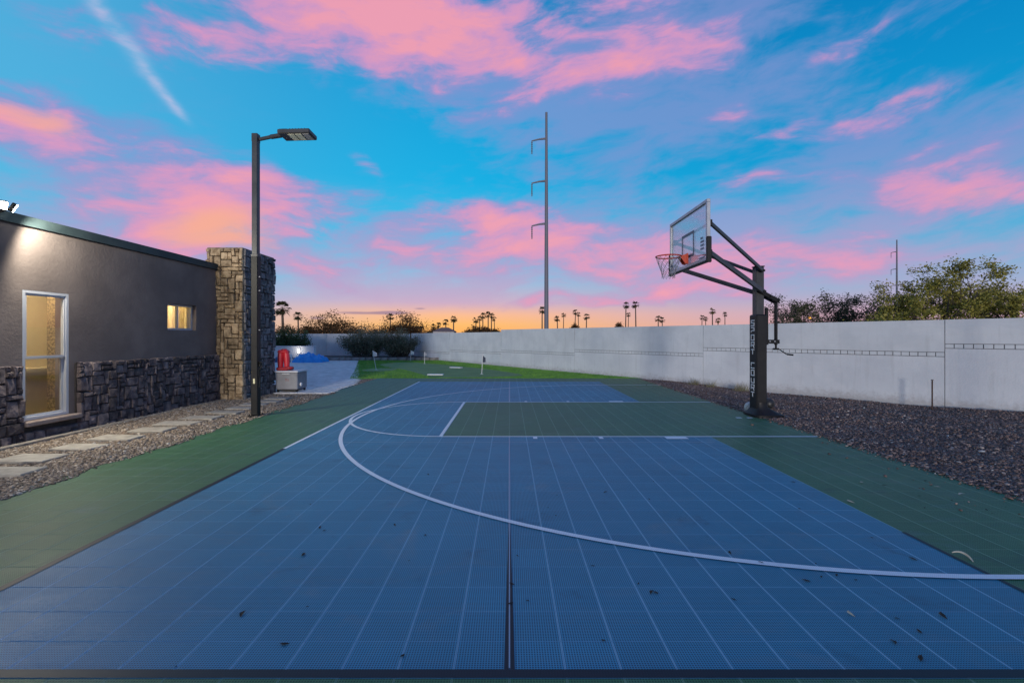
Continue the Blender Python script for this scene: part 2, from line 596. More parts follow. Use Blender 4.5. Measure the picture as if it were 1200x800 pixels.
def paint_material(name, c, rough=0.5):
    m_, t, b = pbsdf(name)
    pos = t.add('ShaderNodeNewGeometry').outputs['Position']
    x, y, z = t.sep(pos)[:3]
    fx = t.m('FRACT', t.m('MULTIPLY', t.m('ADD', x, 100.0), 80.0))
    fy = t.m('FRACT', t.m('MULTIPLY', t.m('ADD', y, 100.0 - T0Y), 80.0))
    hole = t.m('MULTIPLY', t.smooth(t.m('SUBTRACT', 0.5, t.m('ABSOLUTE', t.m('SUBTRACT', fx, 0.5))), 0.16, 0.24),
               t.smooth(t.m('SUBTRACT', 0.5, t.m('ABSOLUTE', t.m('SUBTRACT', fy, 0.5))), 0.16, 0.24))
    wear = t.smooth(t.noise(pos, 7.0, 8, 0.7), 0.5, 0.72)
    col = t.mix(t.m('MULTIPLY', wear, 0.25), c, (c[0] * 0.6, c[1] * 0.66, c[2] * 0.75, 1))
    col = t.mix(t.m('MULTIPLY', hole, 0.28), col, (0.03, 0.05, 0.08, 1))
    t.put(b.inputs['Base Color'], col)
    b.inputs['Roughness'].default_value = rough
    b.inputs['Specular IOR Level'].default_value = 0.3
    return m_


M['pale_sheen_line'] = paint_material('pale_sheen_paint', (0.34, 0.42, 0.52, 1))  # pale blue-grey, also paints the sky sheen on the far black seam
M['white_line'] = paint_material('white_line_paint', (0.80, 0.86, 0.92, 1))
M['black_line'] = paint_material('black_line_paint', (0.012, 0.015, 0.022, 1), 0.5)
M['dark_base'] = mat('dark_slab', (0.02, 0.022, 0.024), rough=0.9)
M['desert'] = mat('desert_soil', (0.17, 0.13, 0.10), (0.22, 0.17, 0.13), 0.95, 1.2, bump=0.02)
M['gravel_bed_tan'] = mat('gravel_bed_tan', (0.20, 0.155, 0.115), (0.11, 0.088, 0.07), 0.95, 34, 4, bump=0.01, bscale=60, coords='Position')
M['gravel_bed_plum'] = mat('gravel_bed_plum', (0.15, 0.112, 0.106), (0.085, 0.066, 0.064), 0.95, 34, 4, bump=0.01, bscale=60, coords='Position')


def rock_mat(name, stops):
    m_, t, b = pbsdf(name)
    g = t.add('ShaderNodeNewGeometry')
    c = t.ramp(g.outputs['Random Per Island'], stops)
    n = t.noise(g.outputs['Position'], 70, 3, 0.6)
    c = t.mix(t.m('MULTIPLY', t.smooth(n, 0.4, 0.7), 0.35), c, (0.06, 0.05, 0.045, 1))
    t.put(b.inputs['Base Color'], c)
    b.inputs['Roughness'].default_value = 0.85
    return m_


M['rock_tan'] = rock_mat('tan_gravel', [(0, (0.13, 0.10, 0.075)), (0.3, (0.24, 0.18, 0.13)), (0.6, (0.33, 0.26, 0.195)), (0.85, (0.42, 0.35, 0.28)), (0.97, (0.52, 0.46, 0.39)), (1, (0.65, 0.62, 0.57))])
M['rock_plum'] = rock_mat('plum_gravel', [(0, (0.085, 0.062, 0.056)), (0.35, (0.175, 0.112, 0.094)), (0.65, (0.265, 0.172, 0.142)), (0.9, (0.35, 0.255, 0.225)), (0.985, (0.44, 0.36, 0.32)), (1, (0.6, 0.57, 0.55))])
M['stucco'] = mat('grey_brown_stucco', (0.128, 0.104, 0.098), (0.200, 0.164, 0.152), 0.9, 1.1, 9, bump=0.006, bscale=20, coords='Position', lo=0.3, hi=0.72)
M['fascia'] = mat('dark_fascia', (0.022, 0.040, 0.046), (0.035, 0.058, 0.064), 0.7, 3, bump=0.003)
M['roofing'] = mat('roofing', (0.09, 0.085, 0.08), (0.13, 0.12, 0.115), 0.95, 4)
M['stone_dark'] = mat('dark_stone', (0.070, 0.055, 0.060), (0.190, 0.150, 0.145), 0.82, 8, 9, bump=0.022, bscale=13, rnd=0.42, coords='Position')
M['stone_shaded'] = mat('shaded_stone', (0.085, 0.080, 0.085), (0.21, 0.195, 0.195), 0.82, 8, 9, bump=0.022, bscale=13, rnd=0.38, coords='Position')
M['stone_warm_lit'] = mat('warm_lit_stone', (0.20, 0.135, 0.075), (0.44, 0.325, 0.200), 0.82, 8, 9, bump=0.022, bscale=13, rnd=0.34, coords='Position')
M['mortar'] = mat('dark_mortar', (0.030, 0.025, 0.024), (0.05, 0.042, 0.04), 0.95, 12)
M['sill'] = mat('sill_stone', (0.20, 0.155, 0.14), (0.28, 0.225, 0.20), 0.85, 8, 7, bump=0.006, bscale=40)
M['vinyl'] = mat('white_vinyl', (0.46, 0.48, 0.53), rough=0.4)
M['cream'] = mat('cream_paint', (0.62, 0.54, 0.36), (0.56, 0.48, 0.31), 0.9, 2)
M['curtain'] = mat('cream_curtain', (0.72, 0.62, 0.42), (0.62, 0.52, 0.34), 0.9, 5)
M['textured_tan'] = mat('interior_brick', (0.36, 0.27, 0.14), (0.15, 0.11, 0.055), 0.9, 26, 4, bump=0.01, lo=0.42, hi=0.58)
M['wall_paint'] = mat('pale_wall_paint', (0.60, 0.60, 0.625), (0.70, 0.70, 0.715), 0.92, 0.9, 9, bump=0.006, bscale=26, coords='Position', lo=0.3, hi=0.7)
M['wall_smooth'] = mat('pale_wall_paint_smooth', (0.58, 0.585, 0.60), (0.68, 0.68, 0.69), 0.9, 1.3, 8, bump=0.003, bscale=7, coords='Position', lo=0.3, hi=0.7)


def weathered(m_):
    """rain streaks, patched paint and splash dirt on the painted wall"""
    t = NT(m_.node_tree)
    pb = [n_ for n_ in t.n if n_.type == 'BSDF_PRINCIPLED'][0]
    src = pb.inputs['Base Color'].links[0].from_socket
    pos = t.add('ShaderNodeNewGeometry').outputs['Position']
    x, y, z = t.sep(pos)[:3]
    al = t.m('SUBTRACT', t.m('MULTIPLY', y, 0.82), t.m('MULTIPLY', x, 0.57))
    streak = t.noise(t.comb(t.m('MULTIPLY', al, 5.0), t.m('MULTIPLY', z, 0.35), 0.0), 1.6, 7, 0.65, 0.3)
    patch = t.noise(t.comb(al, t.m('MULTIPLY', z, 1.6), 4.0), 0.8, 5, 0.55, 0.4)
    spat = t.noise(t.comb(t.m('MULTIPLY', al, 2.0), t.m('MULTIPLY', z, 2.0), 8.0), 4.0, 7, 0.7)
    c = t.mix(t.m('MULTIPLY', t.smooth(streak, 0.50, 0.72), 0.26), src, (0.40, 0.385, 0.375, 1))
    c = t.mix(t.m('MULTIPLY', t.smooth(patch, 0.50, 0.58), 0.22), c, (0.50, 0.52, 0.56, 1))
    foot = t.m('ADD', z, t.m('MULTIPLY', t.m('SUBTRACT', spat, 0.5), 0.55))
    c = t.mix(t.m('MULTIPLY', t.m('SUBTRACT', 1.0, t.smooth(foot, -0.05, 0.22)), 0.5), c, (0.30, 0.255, 0.225, 1))
    t.l.new(c, pb.inputs['Base Color'])


weathered(M['wall_paint'])
weathered(M['wall_smooth'])
M['joint'] = mat('wall_joint', (0.16, 0.16, 0.17), rough=0.95)
M['paver'] = mat('grey_paver', (0.60, 0.585, 0.57), (0.72, 0.70, 0.685), 0.85, 3, 6, rnd=0.16, island=True, bump=0.003, bscale=40, coords='Position')
M['paver_joint'] = mat('paver_joint', (0.13, 0.125, 0.12), rough=0.95)
M['concrete'] = mat('stepping_concrete', (0.27, 0.25, 0.215), (0.38, 0.35, 0.30), 0.9, 7, 7, bump=0.004, bscale=45, rnd=0.10, coords='Position')
M['edging'] = mat('concrete_edging', (0.20, 0.175, 0.15), (0.28, 0.25, 0.21), 0.95, 7, bump=0.005)
M['turf'] = mat('turf_green', (0.11, 0.27, 0.038), (0.165, 0.36, 0.058), 0.95, 0.9, 8, bump=0.012, bscale=90, coords='Position')
M['putting'] = mat('putting_turf', (0.18, 0.275, 0.088), (0.225, 0.32, 0.108), 0.95, 1.2, 6, bump=0.004, bscale=120, coords='Position')
M['blade'] = mat('turf_blade', (0.10, 0.26, 0.030), (0.20, 0.40, 0.055), 0.8, 1.5, 5, coords='Position', rnd=0.3, island=True)
M['black_metal'] = mat('black_powder_coat', (0.008, 0.008, 0.009), (0.013, 0.013, 0.014), 0.5, 5, spec=0.25, rrough=0.08)
M['grey_metal'] = mat('grey_powder_coat', (0.05, 0.053, 0.062), (0.07, 0.073, 0.084), 0.36, 4, metal=0.3, rrough=0.1)
M['post_grey'] = mat('post_grey', (0.022, 0.023, 0.027), (0.034, 0.035, 0.041), 0.42, 4, metal=0.0, rrough=0.08)
M['alu'] = mat('brushed_aluminium', (0.34, 0.35, 0.38), (0.42, 0.43, 0.46), 0.42, 6, metal=0.75)
M['galv'] = mat('galvanised_steel', (0.26, 0.26, 0.29), (0.32, 0.32, 0.35), 0.55, 2, metal=0.3)
M['far_steel'] = mat('weathered_steel', (0.15, 0.15, 0.18), rough=0.6)
M['led'] = mat('led_lens', (0.60, 0.62, 0.50), (0.68, 0.70, 0.58), 0.35, 40)
M['led_dim'] = mat('led_lens_dim', (0.30, 0.31, 0.33), (0.36, 0.37, 0.39), 0.35, 40)
M['pad'] = mat('black_vinyl_pad', (0.007, 0.007, 0.009), (0.011, 0.011, 0.013), 0.5, 6, bump=0.002, bscale=14, spec=0.3)
M['letter'] = mat('white_print', (0.70, 0.70, 0.72), rough=0.6)
M['rim'] = mat('orange_rim', (0.58, 0.062, 0.022), (0.46, 0.045, 0.02), 0.4, 14)
M['net'] = mat('net_cord', (0.24, 0.23, 0.26), rough=0.9)
M['ball_white'] = mat('white_ball', (0.50, 0.49, 0.48), (0.60, 0.59, 0.57), 0.5, 10)
M['ball_black'] = mat('black_ball', (0.018, 0.018, 0.02), rough=0.45)
M['red'] = mat('red_plastic', (0.62, 0.020, 0.035), (0.70, 0.035, 0.05), 0.42, 5)
M['red_dark'] = mat('red_tray', (0.36, 0.018, 0.025), (0.42, 0.025, 0.03), 0.42, 5)
M['cart'] = mat('cart_grey', (0.20, 0.20, 0.22), (0.25, 0.25, 0.27), 0.55, 3)
M['cart_top'] = mat('cart_lid', (0.55, 0.56, 0.60), rough=0.5)
M['red_mark'] = mat('red_mark', (0.28, 0.05, 0.05), rough=0.6)
M['tarp'] = mat('blue_tarp', (0.02, 0.26, 0.68), (0.03, 0.33, 0.78), 0.42, 4, 6, bump=0.01, bscale=9)
M['tarp_dark'] = mat('navy_tarp', (0.012, 0.06, 0.15), (0.02, 0.085, 0.20), 0.5, 4)
M['white_plastic'] = mat('white_plastic', (0.72, 0.72, 0.72), rough=0.5)
M['curb'] = mat('planter_stone', (0.16, 0.14, 0.13), (0.30, 0.27, 0.25), 0.9, 3, 7, bump=0.01, rnd=0.25)
M['soil'] = mat('planter_soil', (0.075, 0.055, 0.045), (0.11, 0.085, 0.068), 0.95, 6)
M['bark'] = mat('bark', (0.055, 0.042, 0.032), (0.095, 0.075, 0.058), 0.95, 9, bump=0.01)
M['palm_bark'] = mat('palm_bark', (0.085, 0.060, 0.045), (0.12, 0.088, 0.066), 0.95, 3)
M['rust'] = mat('rusty_steel', (0.05, 0.028, 0.022), (0.08, 0.045, 0.032), 0.9, 12)
M['dead_leaf'] = mat('dead_leaf', (0.022, 0.018, 0.016), (0.045, 0.034, 0.026), 0.9, 20)
M['pale_leaf'] = mat('pale_leaf', (0.40, 0.37, 0.28), (0.5, 0.47, 0.38), 0.8, 20)
M['straw'] = mat('dry_grass', (0.16, 0.145, 0.085), (0.22, 0.20, 0.12), 0.9, 6, rnd=0.2, island=True)
M['flood'] = emis('floodlight_lens', (1.0, 0.96, 0.82), 60.0)
M['amber'] = emis('amber_lamp', (1.0, 0.42, 0.06), 6.0)
M['lantern'] = emis('lantern_glow', (1.0, 0.93, 0.85), 0.9)
M['house_wall'] = mat('far_house_wall', (0.42, 0.40, 0.42), rough=0.9)
M['house_roof'] = mat('far_house_roof', (0.18, 0.12, 0.11), rough=0.9)
M['house_glass'] = mat('far_house_glass', (0.03, 0.035, 0.045), rough=0.2)


def leaf_mat(name, stops, trans=0.25):
    m_, t, b = pbsdf(name)
    g = t.add('ShaderNodeNewGeometry')
    c = t.ramp(g.outputs['Random Per Island'], stops)
    n = t.noise(g.outputs['Position'], 1.1, 3, 0.5)
    hsv = t.add('ShaderNodeHueSaturation')
    t.l.new(c, hsv.inputs['Color'])
    t.l.new(t.m('ADD', 0.55, t.m('MULTIPLY', n, 0.9)), hsv.inputs['Value'])
    t.l.new(hsv.outputs[0], b.inputs['Base Color'])
    b.inputs['Roughness'].default_value = 0.7
    b.inputs['Specular IOR Level'].default_value = 0.25
    tr_ = t.add('ShaderNodeBsdfTranslucent')
    t.l.new(hsv.outputs[0], tr_.inputs[0])
    mx = t.add('ShaderNodeMixShader')
    mx.inputs[0].default_value = trans
    t.l.new(b.outputs[0], mx.inputs[1])
    t.l.new(tr_.outputs[0], mx.inputs[2])
    out = [n_ for n_ in t.n if n_.type == 'OUTPUT_MATERIAL'][0]
    t.l.new(mx.outputs[0], out.inputs[0])
    return m_


M['leaf_olive'] = leaf_mat('olive_leaf', [(0, (0.16, 0.15, 0.026)), (0.5, (0.28, 0.25, 0.050)), (1, (0.42, 0.36, 0.095))])
M['leaf_less_lit'] = leaf_mat('less_lit_leaf', [(0, (0.055, 0.056, 0.028)), (0.5, (0.10, 0.098, 0.050)), (1, (0.15, 0.14, 0.08))])  # olive leaf darkened, weaker light put into the colour
M['leaf_grey'] = leaf_mat('grey_green_leaf', [(0, (0.11, 0.118, 0.072)), (0.6, (0.20, 0.205, 0.135)), (1, (0.33, 0.32, 0.24))])
M['leaf_dark'] = leaf_mat('dark_green_leaf', [(0, (0.035, 0.062, 0.026)), (0.6, (0.072, 0.112, 0.048)), (1, (0.12, 0.165, 0.075))])
M['leaf_brown'] = leaf_mat('brown_leaf', [(0, (0.075, 0.038, 0.016)), (0.6, (0.15, 0.075, 0.028)), (1, (0.25, 0.12, 0.045))], 0.55)
M['palm_leaf'] = leaf_mat('palm_leaf', [(0, (0.030, 0.032, 0.014)), (0.6, (0.058, 0.058, 0.025)), (1, (0.095, 0.09, 0.04))], 0.3)
M['palm_lit'] = leaf_mat('lit_palm_leaf', [(0, (0.12, 0.085, 0.03)), (1, (0.24, 0.17, 0.06))], 0.3)  # golden light on the lit palms, put into the leaf colour


def glass_mat(name, refl=0.12, tint=(1, 1, 1), haze=0.0):
    m_ = bpy.data.materials.new(name)
    m_.use_nodes = True
    t = NT(m_.node_tree)
    t.n.clear()
    out = t.add('ShaderNodeOutputMaterial')
    tr_ = t.add('ShaderNodeBsdfTransparent')
    tr_.inputs[0].default_value = (*tint, 1)
    gl = t.add('ShaderNodeBsdfGlossy')
    gl.inputs['Roughness'].default_value = 0.0
    lw = t.add('ShaderNodeLayerWeight')
    lw.inputs[0].default_value = 0.18
    mx = t.add('ShaderNodeMixShader')
    t.l.new(t.m('ADD', refl, t.m('MULTIPLY', lw.outputs['Fresnel'], 0.30), clamp=True), mx.inputs[0])
    t.l.new(tr_.outputs[0], mx.inputs[1])
    t.l.new(gl.outputs[0], mx.inputs[2])
    res = mx.outputs[0]
    if haze > 0:
        df = t.add('ShaderNodeBsdfDiffuse')
        df.inputs[0].default_value = (0.85, 0.88, 0.92, 1)  # pale diffuse veil painted in for sky reflected by the glass
        m2 = t.add('ShaderNodeMixShader')
        m2.inputs[0].default_value = haze
        t.l.new(res, m2.inputs[1])
        t.l.new(df.outputs[0], m2.inputs[2])
        res = m2.outputs[0]
    t.l.new(res, out.inputs[0])
    return m_


M['glass'] = glass_mat('window_glass', 0.05)
M['board_glass'] = glass_mat('backboard_glass', 0.34, (0.97, 0.99, 1.0), 0.07)


def ground(px, py, z=0.0):
    """a pixel of the photograph's measured layout as a point on level ground (used for measuring the site only)"""
    d = (CAM_H - z) * 554.0 / (py - 395.0)
    return Vector(((px - 597.0) / 554.0 * d, d, z))


def wallx(d):
    return 16.77 - 0.701 * d


# ================================================================== THE GROUND
b = MB()
b.poly([(-2500, -400, -0.16), (2500, -400, -0.16), (2500, 4000, -0.16), (-2500, 4000, -0.16)])
tag(b.build('ground', M['desert']), kind='structure')

# ------------------------------------------------------------------ sport court
CX, CY0, CY1 = 4.75, T0Y - 5 * TS, T0Y + 60 * TS        # 0.809 .. 17.059
b = MB()
b.box((0, (CY0 + CY1) / 2, -0.0635), (2 * CX + 0.02, CY1 - CY0 + 0.02, 0.1))
court = tag(b.build('sport_court', M['dark_base']), kind='structure')


def tile_kind(i, j):
    """i: column from x=0, j: row from the front edge of the blue field"""
    x, y = (i + 0.5) * TS, (j + 0.5) * TS
    if -3.0 < x < 3.0 and 0 <= j < 55:
        if 20 <= j < 35 and x > -1.0:
            return 'green'
        return 'blue'
    return 'green'


def tile_shape(b, x0, y0, mi=0, z=0.0):
    g, v, h = 0.0006, 0.0016, 0.012
    a0, a1, c0, c1 = x0 + g, x0 + TS - g, y0 + g, y0 + TS - g
    n = len(b.v)
    b.v += [(a0, c0, z - h), (a1, c0, z - h), (a1, c1, z - h), (a0, c1, z - h),
            (a0, c0, z - v), (a1, c0, z - v), (a1, c1, z - v), (a0, c1, z - v),
            (a0 + v, c0 + v, z), (a1 - v, c0 + v, z), (a1 - v, c1 - v, z), (a0 + v, c1 - v, z)]
    for k in range(4):
        k2 = (k + 1) % 4
        b.f += [(n + k, n + k2, n + 4 + k2, n + 4 + k), (n + 4 + k, n + 4 + k2, n + 8 + k2, n + 8 + k)]
        b.mi += [mi, mi]
    b.f.append((n + 8, n + 9, n + 10, n + 11))
    b.mi.append(mi)


tile_me = {}
for k in ('blue', 'green'):
    tb = MB()
    tile_shape(tb, -TS / 2, -TS / 2)
    tile_me[k] = tb.mesh('tile', M[k], fix=False)
NI = int(CX / TS)
cells = []
for j in range(-5, 60):
    for i in range(-NI, NI):
        x, y = (i + 0.5) * TS, T0Y + (j + 0.5) * TS
        u = 597 + x / y * 554
        vv = 395 + CAM_H / y * 554
        vis = -8 < u < 1208 and vv < 806
        cells.append(((0 if vis else 1, y * y + 0.3 * x * x), i, j, x, y))
cells.sort()
rng = random.Random(4)
rest = MB()
for n_, (key, i, j, x, y) in enumerate(cells):
    k = tile_kind(i, j)
    if n_ < 298:
        o = link('tile', tile_me[k], court, (x, y, rng.uniform(-0.0002, 0.0002)))
        o.rotation_euler = (R(rng.uniform(-0.03, 0.03)), R(rng.uniform(-0.03, 0.03)), 0)
    else:
        tile_shape(rest, x - TS / 2, y - TS / 2, 0 if k == 'blue' else 1)
tag(rest.build('tile_field', [M['blue'], M['green']], court, fix=False), kind='stuff')

# ------------------------------------------------------------------ painted lines (sheets above the tiles, butted, never coplanar)
LZ = 0.004


def strip(b, p, q, w, z):
    p, q = Vector((p[0], p[1])), Vector((q[0], q[1]))
    d = (q - p)
    L = d.length
    d /= L
    n = Vector((-d.y, d.x)) * (w / 2)
    k = max(1, int(L / 0.5))
    for i in range(k):
        a, c = p + d * (L * i / k), p + d * (L * (i + 1) / k)
        b.poly([(a.x - n.x, a.y - n.y, z), (c.x - n.x, c.y - n.y, z), (c.x + n.x, c.y + n.y, z), (a.x + n.x, a.y + n.y, z)])


def arc(b, c, r, a0, a1, w, z, n=90):
    for i in range(n):
        t0, t1 = R(a0 + (a1 - a0) * i / n), R(a0 + (a1 - a0) * (i + 1) / n)
        pts = []
        for t, rr in ((t0, r - w / 2), (t0, r + w / 2), (t1, r + w / 2), (t1, r - w / 2)):
            pts.append((c[0] + rr * math.cos(t), c[1] + rr * math.sin(t), z))
        b.poly(pts)


KY0, KY1 = T0Y + 20 * TS, T0Y + 35 * TS      # key sides 7.06 / 10.81
KM = (KY0 + KY1) / 2
HX = 3.0
b = MB()
strip(b, (-1.03, KY0), (4.6, KY0), 0.05, LZ)
strip(b, (-1.03, KY1), (4.6, KY1), 0.05, LZ)
strip(b, (-1.03, KY0 + 0.025), (-1.03, KY1 - 0.025), 0.05, LZ)
arc(b, (-1.03, KM), (KY1 - KY0) / 2, 90, 270, 0.05, LZ + 0.001, 80)
for yk, s in ((KY0, -1), (KY1, 1)):
    for xm in (0.38, 1.35):
        b.poly([(xm - 0.03, yk + s * 0.025, LZ), (xm + 0.03, yk + s * 0.025, LZ), (xm + 0.03, yk + s * 0.16, LZ), (xm - 0.03, yk + s * 0.16, LZ)])
    b.poly([(2.30, yk + s * 0.025, LZ), (2.62, yk + s * 0.025, LZ), (2.62, yk + s * 0.17, LZ), (2.30, yk + s * 0.17, LZ)])
for xm in (4.22, 4.42):
    b.poly([(xm - 0.05, 8.66, LZ), (xm + 0.05, 8.66, LZ), (xm + 0.05, 8.74, LZ), (xm - 0.05, 8.74, LZ)])
tag(b.build('key_line', M['white_line'], court), 'white key, free-throw and lane markings')
b = MB()
ARC_C, ARC_R = (3.10, 8.80), 5.88
arc(b, ARC_C, ARC_R, 90, 270, 0.055, LZ + 0.002, 150)
strip(b, (ARC_C[0], ARC_C[1] - ARC_R), (4.72, ARC_C[1] - ARC_R), 0.055, LZ + 0.002)
strip(b, (ARC_C[0], ARC_C[1] + ARC_R), (4.72, ARC_C[1] + ARC_R), 0.055, LZ + 0.002)
tag(b.build('arc_line', M['white_line'], court), 'white three-point arc')
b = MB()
strip(b, (-3.0, 6.3), (-3.0, 15.8), 0.045, LZ - 0.001)  # bright sky sheen on the black side line, painted as a white strip
tag(b.build('side_line_sheen', M['white_line'], court), 'far stretch of the side line, sky sheen painted white')
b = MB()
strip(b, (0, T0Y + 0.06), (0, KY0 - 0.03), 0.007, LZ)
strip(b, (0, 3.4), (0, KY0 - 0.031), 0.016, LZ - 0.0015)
strip(b, (0, KY1 + 0.03), (0, 15.78), 0.03, LZ)  # sky sheen along the far centre seam, painted pale
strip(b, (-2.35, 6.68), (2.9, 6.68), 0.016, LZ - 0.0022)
tag(b.build('centre_line', M['pale_sheen_line'], court), 'thin pale centre line, sky sheen painted in its far part')
b = MB()
strip(b, (-3.0, T0Y + 0.055), (-3.0, 6.3), 0.055, LZ - 0.001)
strip(b, (3.0, T0Y + 0.055), (3.0, 3.6), 0.03, LZ - 0.001)
strip(b, (-CX + 0.02, T0Y + 0.026), (CX - 0.02, T0Y + 0.026), 0.052, LZ - 0.001)
for s in (-1, 1):
    for q in range(6):
        ya_, yb_ = T0Y + 0.053 + 1.7 * q / 6, T0Y + 0.053 + 1.7 * (q + 1) / 6
        wa_, wb_ = 0.005 + 0.019 * (1 - q / 6), 0.005 + 0.019 * (1 - (q + 1) / 6)
        b.poly([(s * 0.0036, ya_, LZ - 0.001), (s * wa_, ya_, LZ - 0.001), (s * wb_, yb_, LZ - 0.001), (s * 0.0036, yb_, LZ - 0.001)][::s])
tag(b.build('border_line', M['black_line'], court), 'glossy black border and centre seam lines')


# ------------------------------------------------------------------ gravel
def rocks(name, pts, sizes, material, parent, seed, flat=0.62):
    rs = np.random.default_rng(seed)
    base = np.array([(sx, sy, sz) for sz in (-1, 1) for sy in (-1, 1) for sx in (-1, 1)], float) / math.sqrt(3)
    quads = np.array([(0, 2, 3, 1), (4, 5, 7, 6), (0, 1, 5, 4), (2, 6, 7, 3), (0, 4, 6, 2), (1, 3, 7, 5)])
    n = len(pts)
    v = np.repeat(base[None], n, 0) + rs.uniform(-0.28, 0.28, (n, 8, 3))
    sc = sizes[:, None, None] * np.stack([rs.uniform(0.75, 1.35, n), rs.uniform(0.65, 1.1, n), rs.uniform(0.45, 0.8, n) * flat / 0.62], -1)[:, None, :]
    v *= sc
    a = rs.uniform(0, 2 * math.pi, n)
    tlt = rs.uniform(-0.5, 0.5, n)
    y, z = v[..., 1] * np.cos(tlt)[:, None] - v[..., 2] * np.sin(tlt)[:, None], v[..., 1] * np.sin(tlt)[:, None] + v[..., 2] * np.cos(tlt)[:, None]
    x = v[..., 0]
    v = np.stack([x * np.cos(a)[:, None] - y * np.sin(a)[:, None], x * np.sin(a)[:, None] + y * np.cos(a)[:, None], z], -1)
    v += pts[:, None, :]
    fidx = (quads[None] + (np.arange(n) * 8)[:, None, None]).reshape(-1)
    me = bpy.data.meshes.new(name)
    me.vertices.add(n * 8)
    me.vertices.foreach_set('co', v.reshape(-1))
    me.loops.add(n * 24)
    me.loops.foreach_set('vertex_index', fidx.astype(np.int32))
    me.polygons.add(n * 6)
    me.polygons.foreach_set('loop_start', (np.arange(n * 6) * 4).astype(np.int32))
    me.update(calc_edges=True)
    me.validate()
    me.materials.append(material)
    return tag(link(name, me, parent), kind='stuff')


rs = np.random.default_rng(11)


def lumps(x, y):
    return 0.014 * np.sin(1.9 * x + 0.7 * y) + 0.012 * np.sin(1.3 * y - 1.1 * x + 1.0) + 0.008 * np.sin(4.1 * x + 2.9 * y)


# left strip between the house and the court
LX0, LX1 = -6.98, -4.60


def left_h(x, y):
    return -0.022 + lumps(x, y) * 0.7


b = MB()
nx, ny = 18, 60
for j in range(ny + 1):
    for i in range(nx + 1):
        x, y = LX0 - 0.05 + (LX1 + 0.02 - LX0) * i / nx, 0.5 + 12.2 * j / ny
        b.v.append((x, y, min(float(left_h(x, y)), -0.012 if x > -4.80 else 9)))
for j in range(ny):
    for i in range(nx):
        a = j * (nx + 1) + i
        b.f.append((a, a + 1, a + nx + 2, a + nx + 1))
        b.mi.append(0)
gl = tag(b.build('gravel_strip', M['gravel_bed_tan'], smooth=True, fix=False), kind='structure')
# keep the bed off the court slab: the slab edge stands proud of it
n = 72000
u = rs.uniform(0, 1, n)
x = LX0 + (LX1 - LX0) * rs.uniform(0, 1, n) + 0
y = 3.4 + 9.3 * u ** 1.25
edge = LX1 - 0.05 + 0.05 * np.sin(y * 3.1) + 0.04 * np.sin(y * 7.7 + 1)
keep = (x < edge) | (rs.uniform(0, 1, n) < 0.04)
x, y = x[keep], y[keep]
s = np.clip(rs.lognormal(math.log(0.0105), 0.40, len(x)), 0.005, 0.030)
zz = np.maximum(left_h(x, y), np.where(x > -4.76, 0.0, -9)) + s * 0.25
rocks('gravel', np.stack([x, y, zz], -1), s, M['rock_tan'], gl, 5)

# right wedge between the court and the boundary wall


def right_pt(u, y):
    x0, x1 = CX - 0.02, wallx(y) + 0.05
    x = x0 + (x1 - x0) * u
    dip = -0.095 * u ** 1.5 * math.exp(-((y - 13.2) / 3.4) ** 2)
    z = -0.024 + float(lumps(x, y)) * 1.3 + dip + 0.05 * math.exp(-((u - 0.93) / 0.06) ** 2)
    return x, y, min(z, 0.02)


b = MB()
nx, ny = 40, 60
for j in range(ny + 1):
    for i in range(nx + 1):
        b.v.append(right_pt(i / nx, 1.0 + 16.05 * j / ny))
for j in range(ny):
    for i in range(nx):
        a = j * (nx + 1) + i
        b.f.append((a, a + 1, a + nx + 2, a + nx + 1))
        b.mi.append(0)
gr = tag(b.build('gravel_bed', M['gravel_bed_plum'], smooth=True, fix=False), kind='structure')
pts = []
while len(pts) < 76000:
    y = 3.9 + 13.1 * rng.random() ** 1.35
    w = wallx(y) - CX
    u = rng.random()
    x = CX + w * u
    if x / y > 1.12 or rng.random() > min(1.0, 0.35 + 0.65 * (8.0 / y) ** 2 + 0.1):
        continue
    e = CX - 0.10 + 0.07 * math.sin(y * 2.3) + 0.05 * math.sin(y * 6.1)
    xx, yy, zz = right_pt(u, y)
    pts.append((xx, yy, zz))
for k in range(2600):      # spilled over the tile edge
    y = 3.9 + 12.8 * rng.random() ** 1.2
    x = CX - abs(rng.gauss(0, 0.075)) - (0.9 * rng.random() if rng.random() < 0.03 else 0)
    pts.append((x, y, 0.0))
pts = np.array(pts)
s = np.clip(rs.lognormal(math.log(0.0118), 0.38, len(pts)), 0.007, 0.032)
pts[:, 2] += s * 0.3
rocks('gravel', pts, s, M['rock_plum'], gr, 6)

# ------------------------------------------------------------------ paver patio
PATIO = [(-4.77, 12.62), (-4.80, 15.0), (-5.12, 16.4), (-6.6, 20.9), (-9.66, 30.4), (-22, 30.4), (-22, 12.9), (-6.4, 12.9), (-6.38, 12.62)]
b = MB()
b.poly([(x, y, -0.03) for x, y in PATIO])
patio = tag(b.build('paver_patio', M['paver_joint'], fix=False), kind='structure')


def inside(p, poly):
    c = False
    j = len(poly) - 1
    for i in range(len(poly)):
        if (poly[i][1] > p[1]) != (poly[j][1] > p[1]) and p[0] < (poly[j][0] - poly[i][0]) * (p[1] - poly[i][1]) / (poly[j][1] - poly[i][1]) + poly[i][0]:
            c = not c
        j = i
    return c


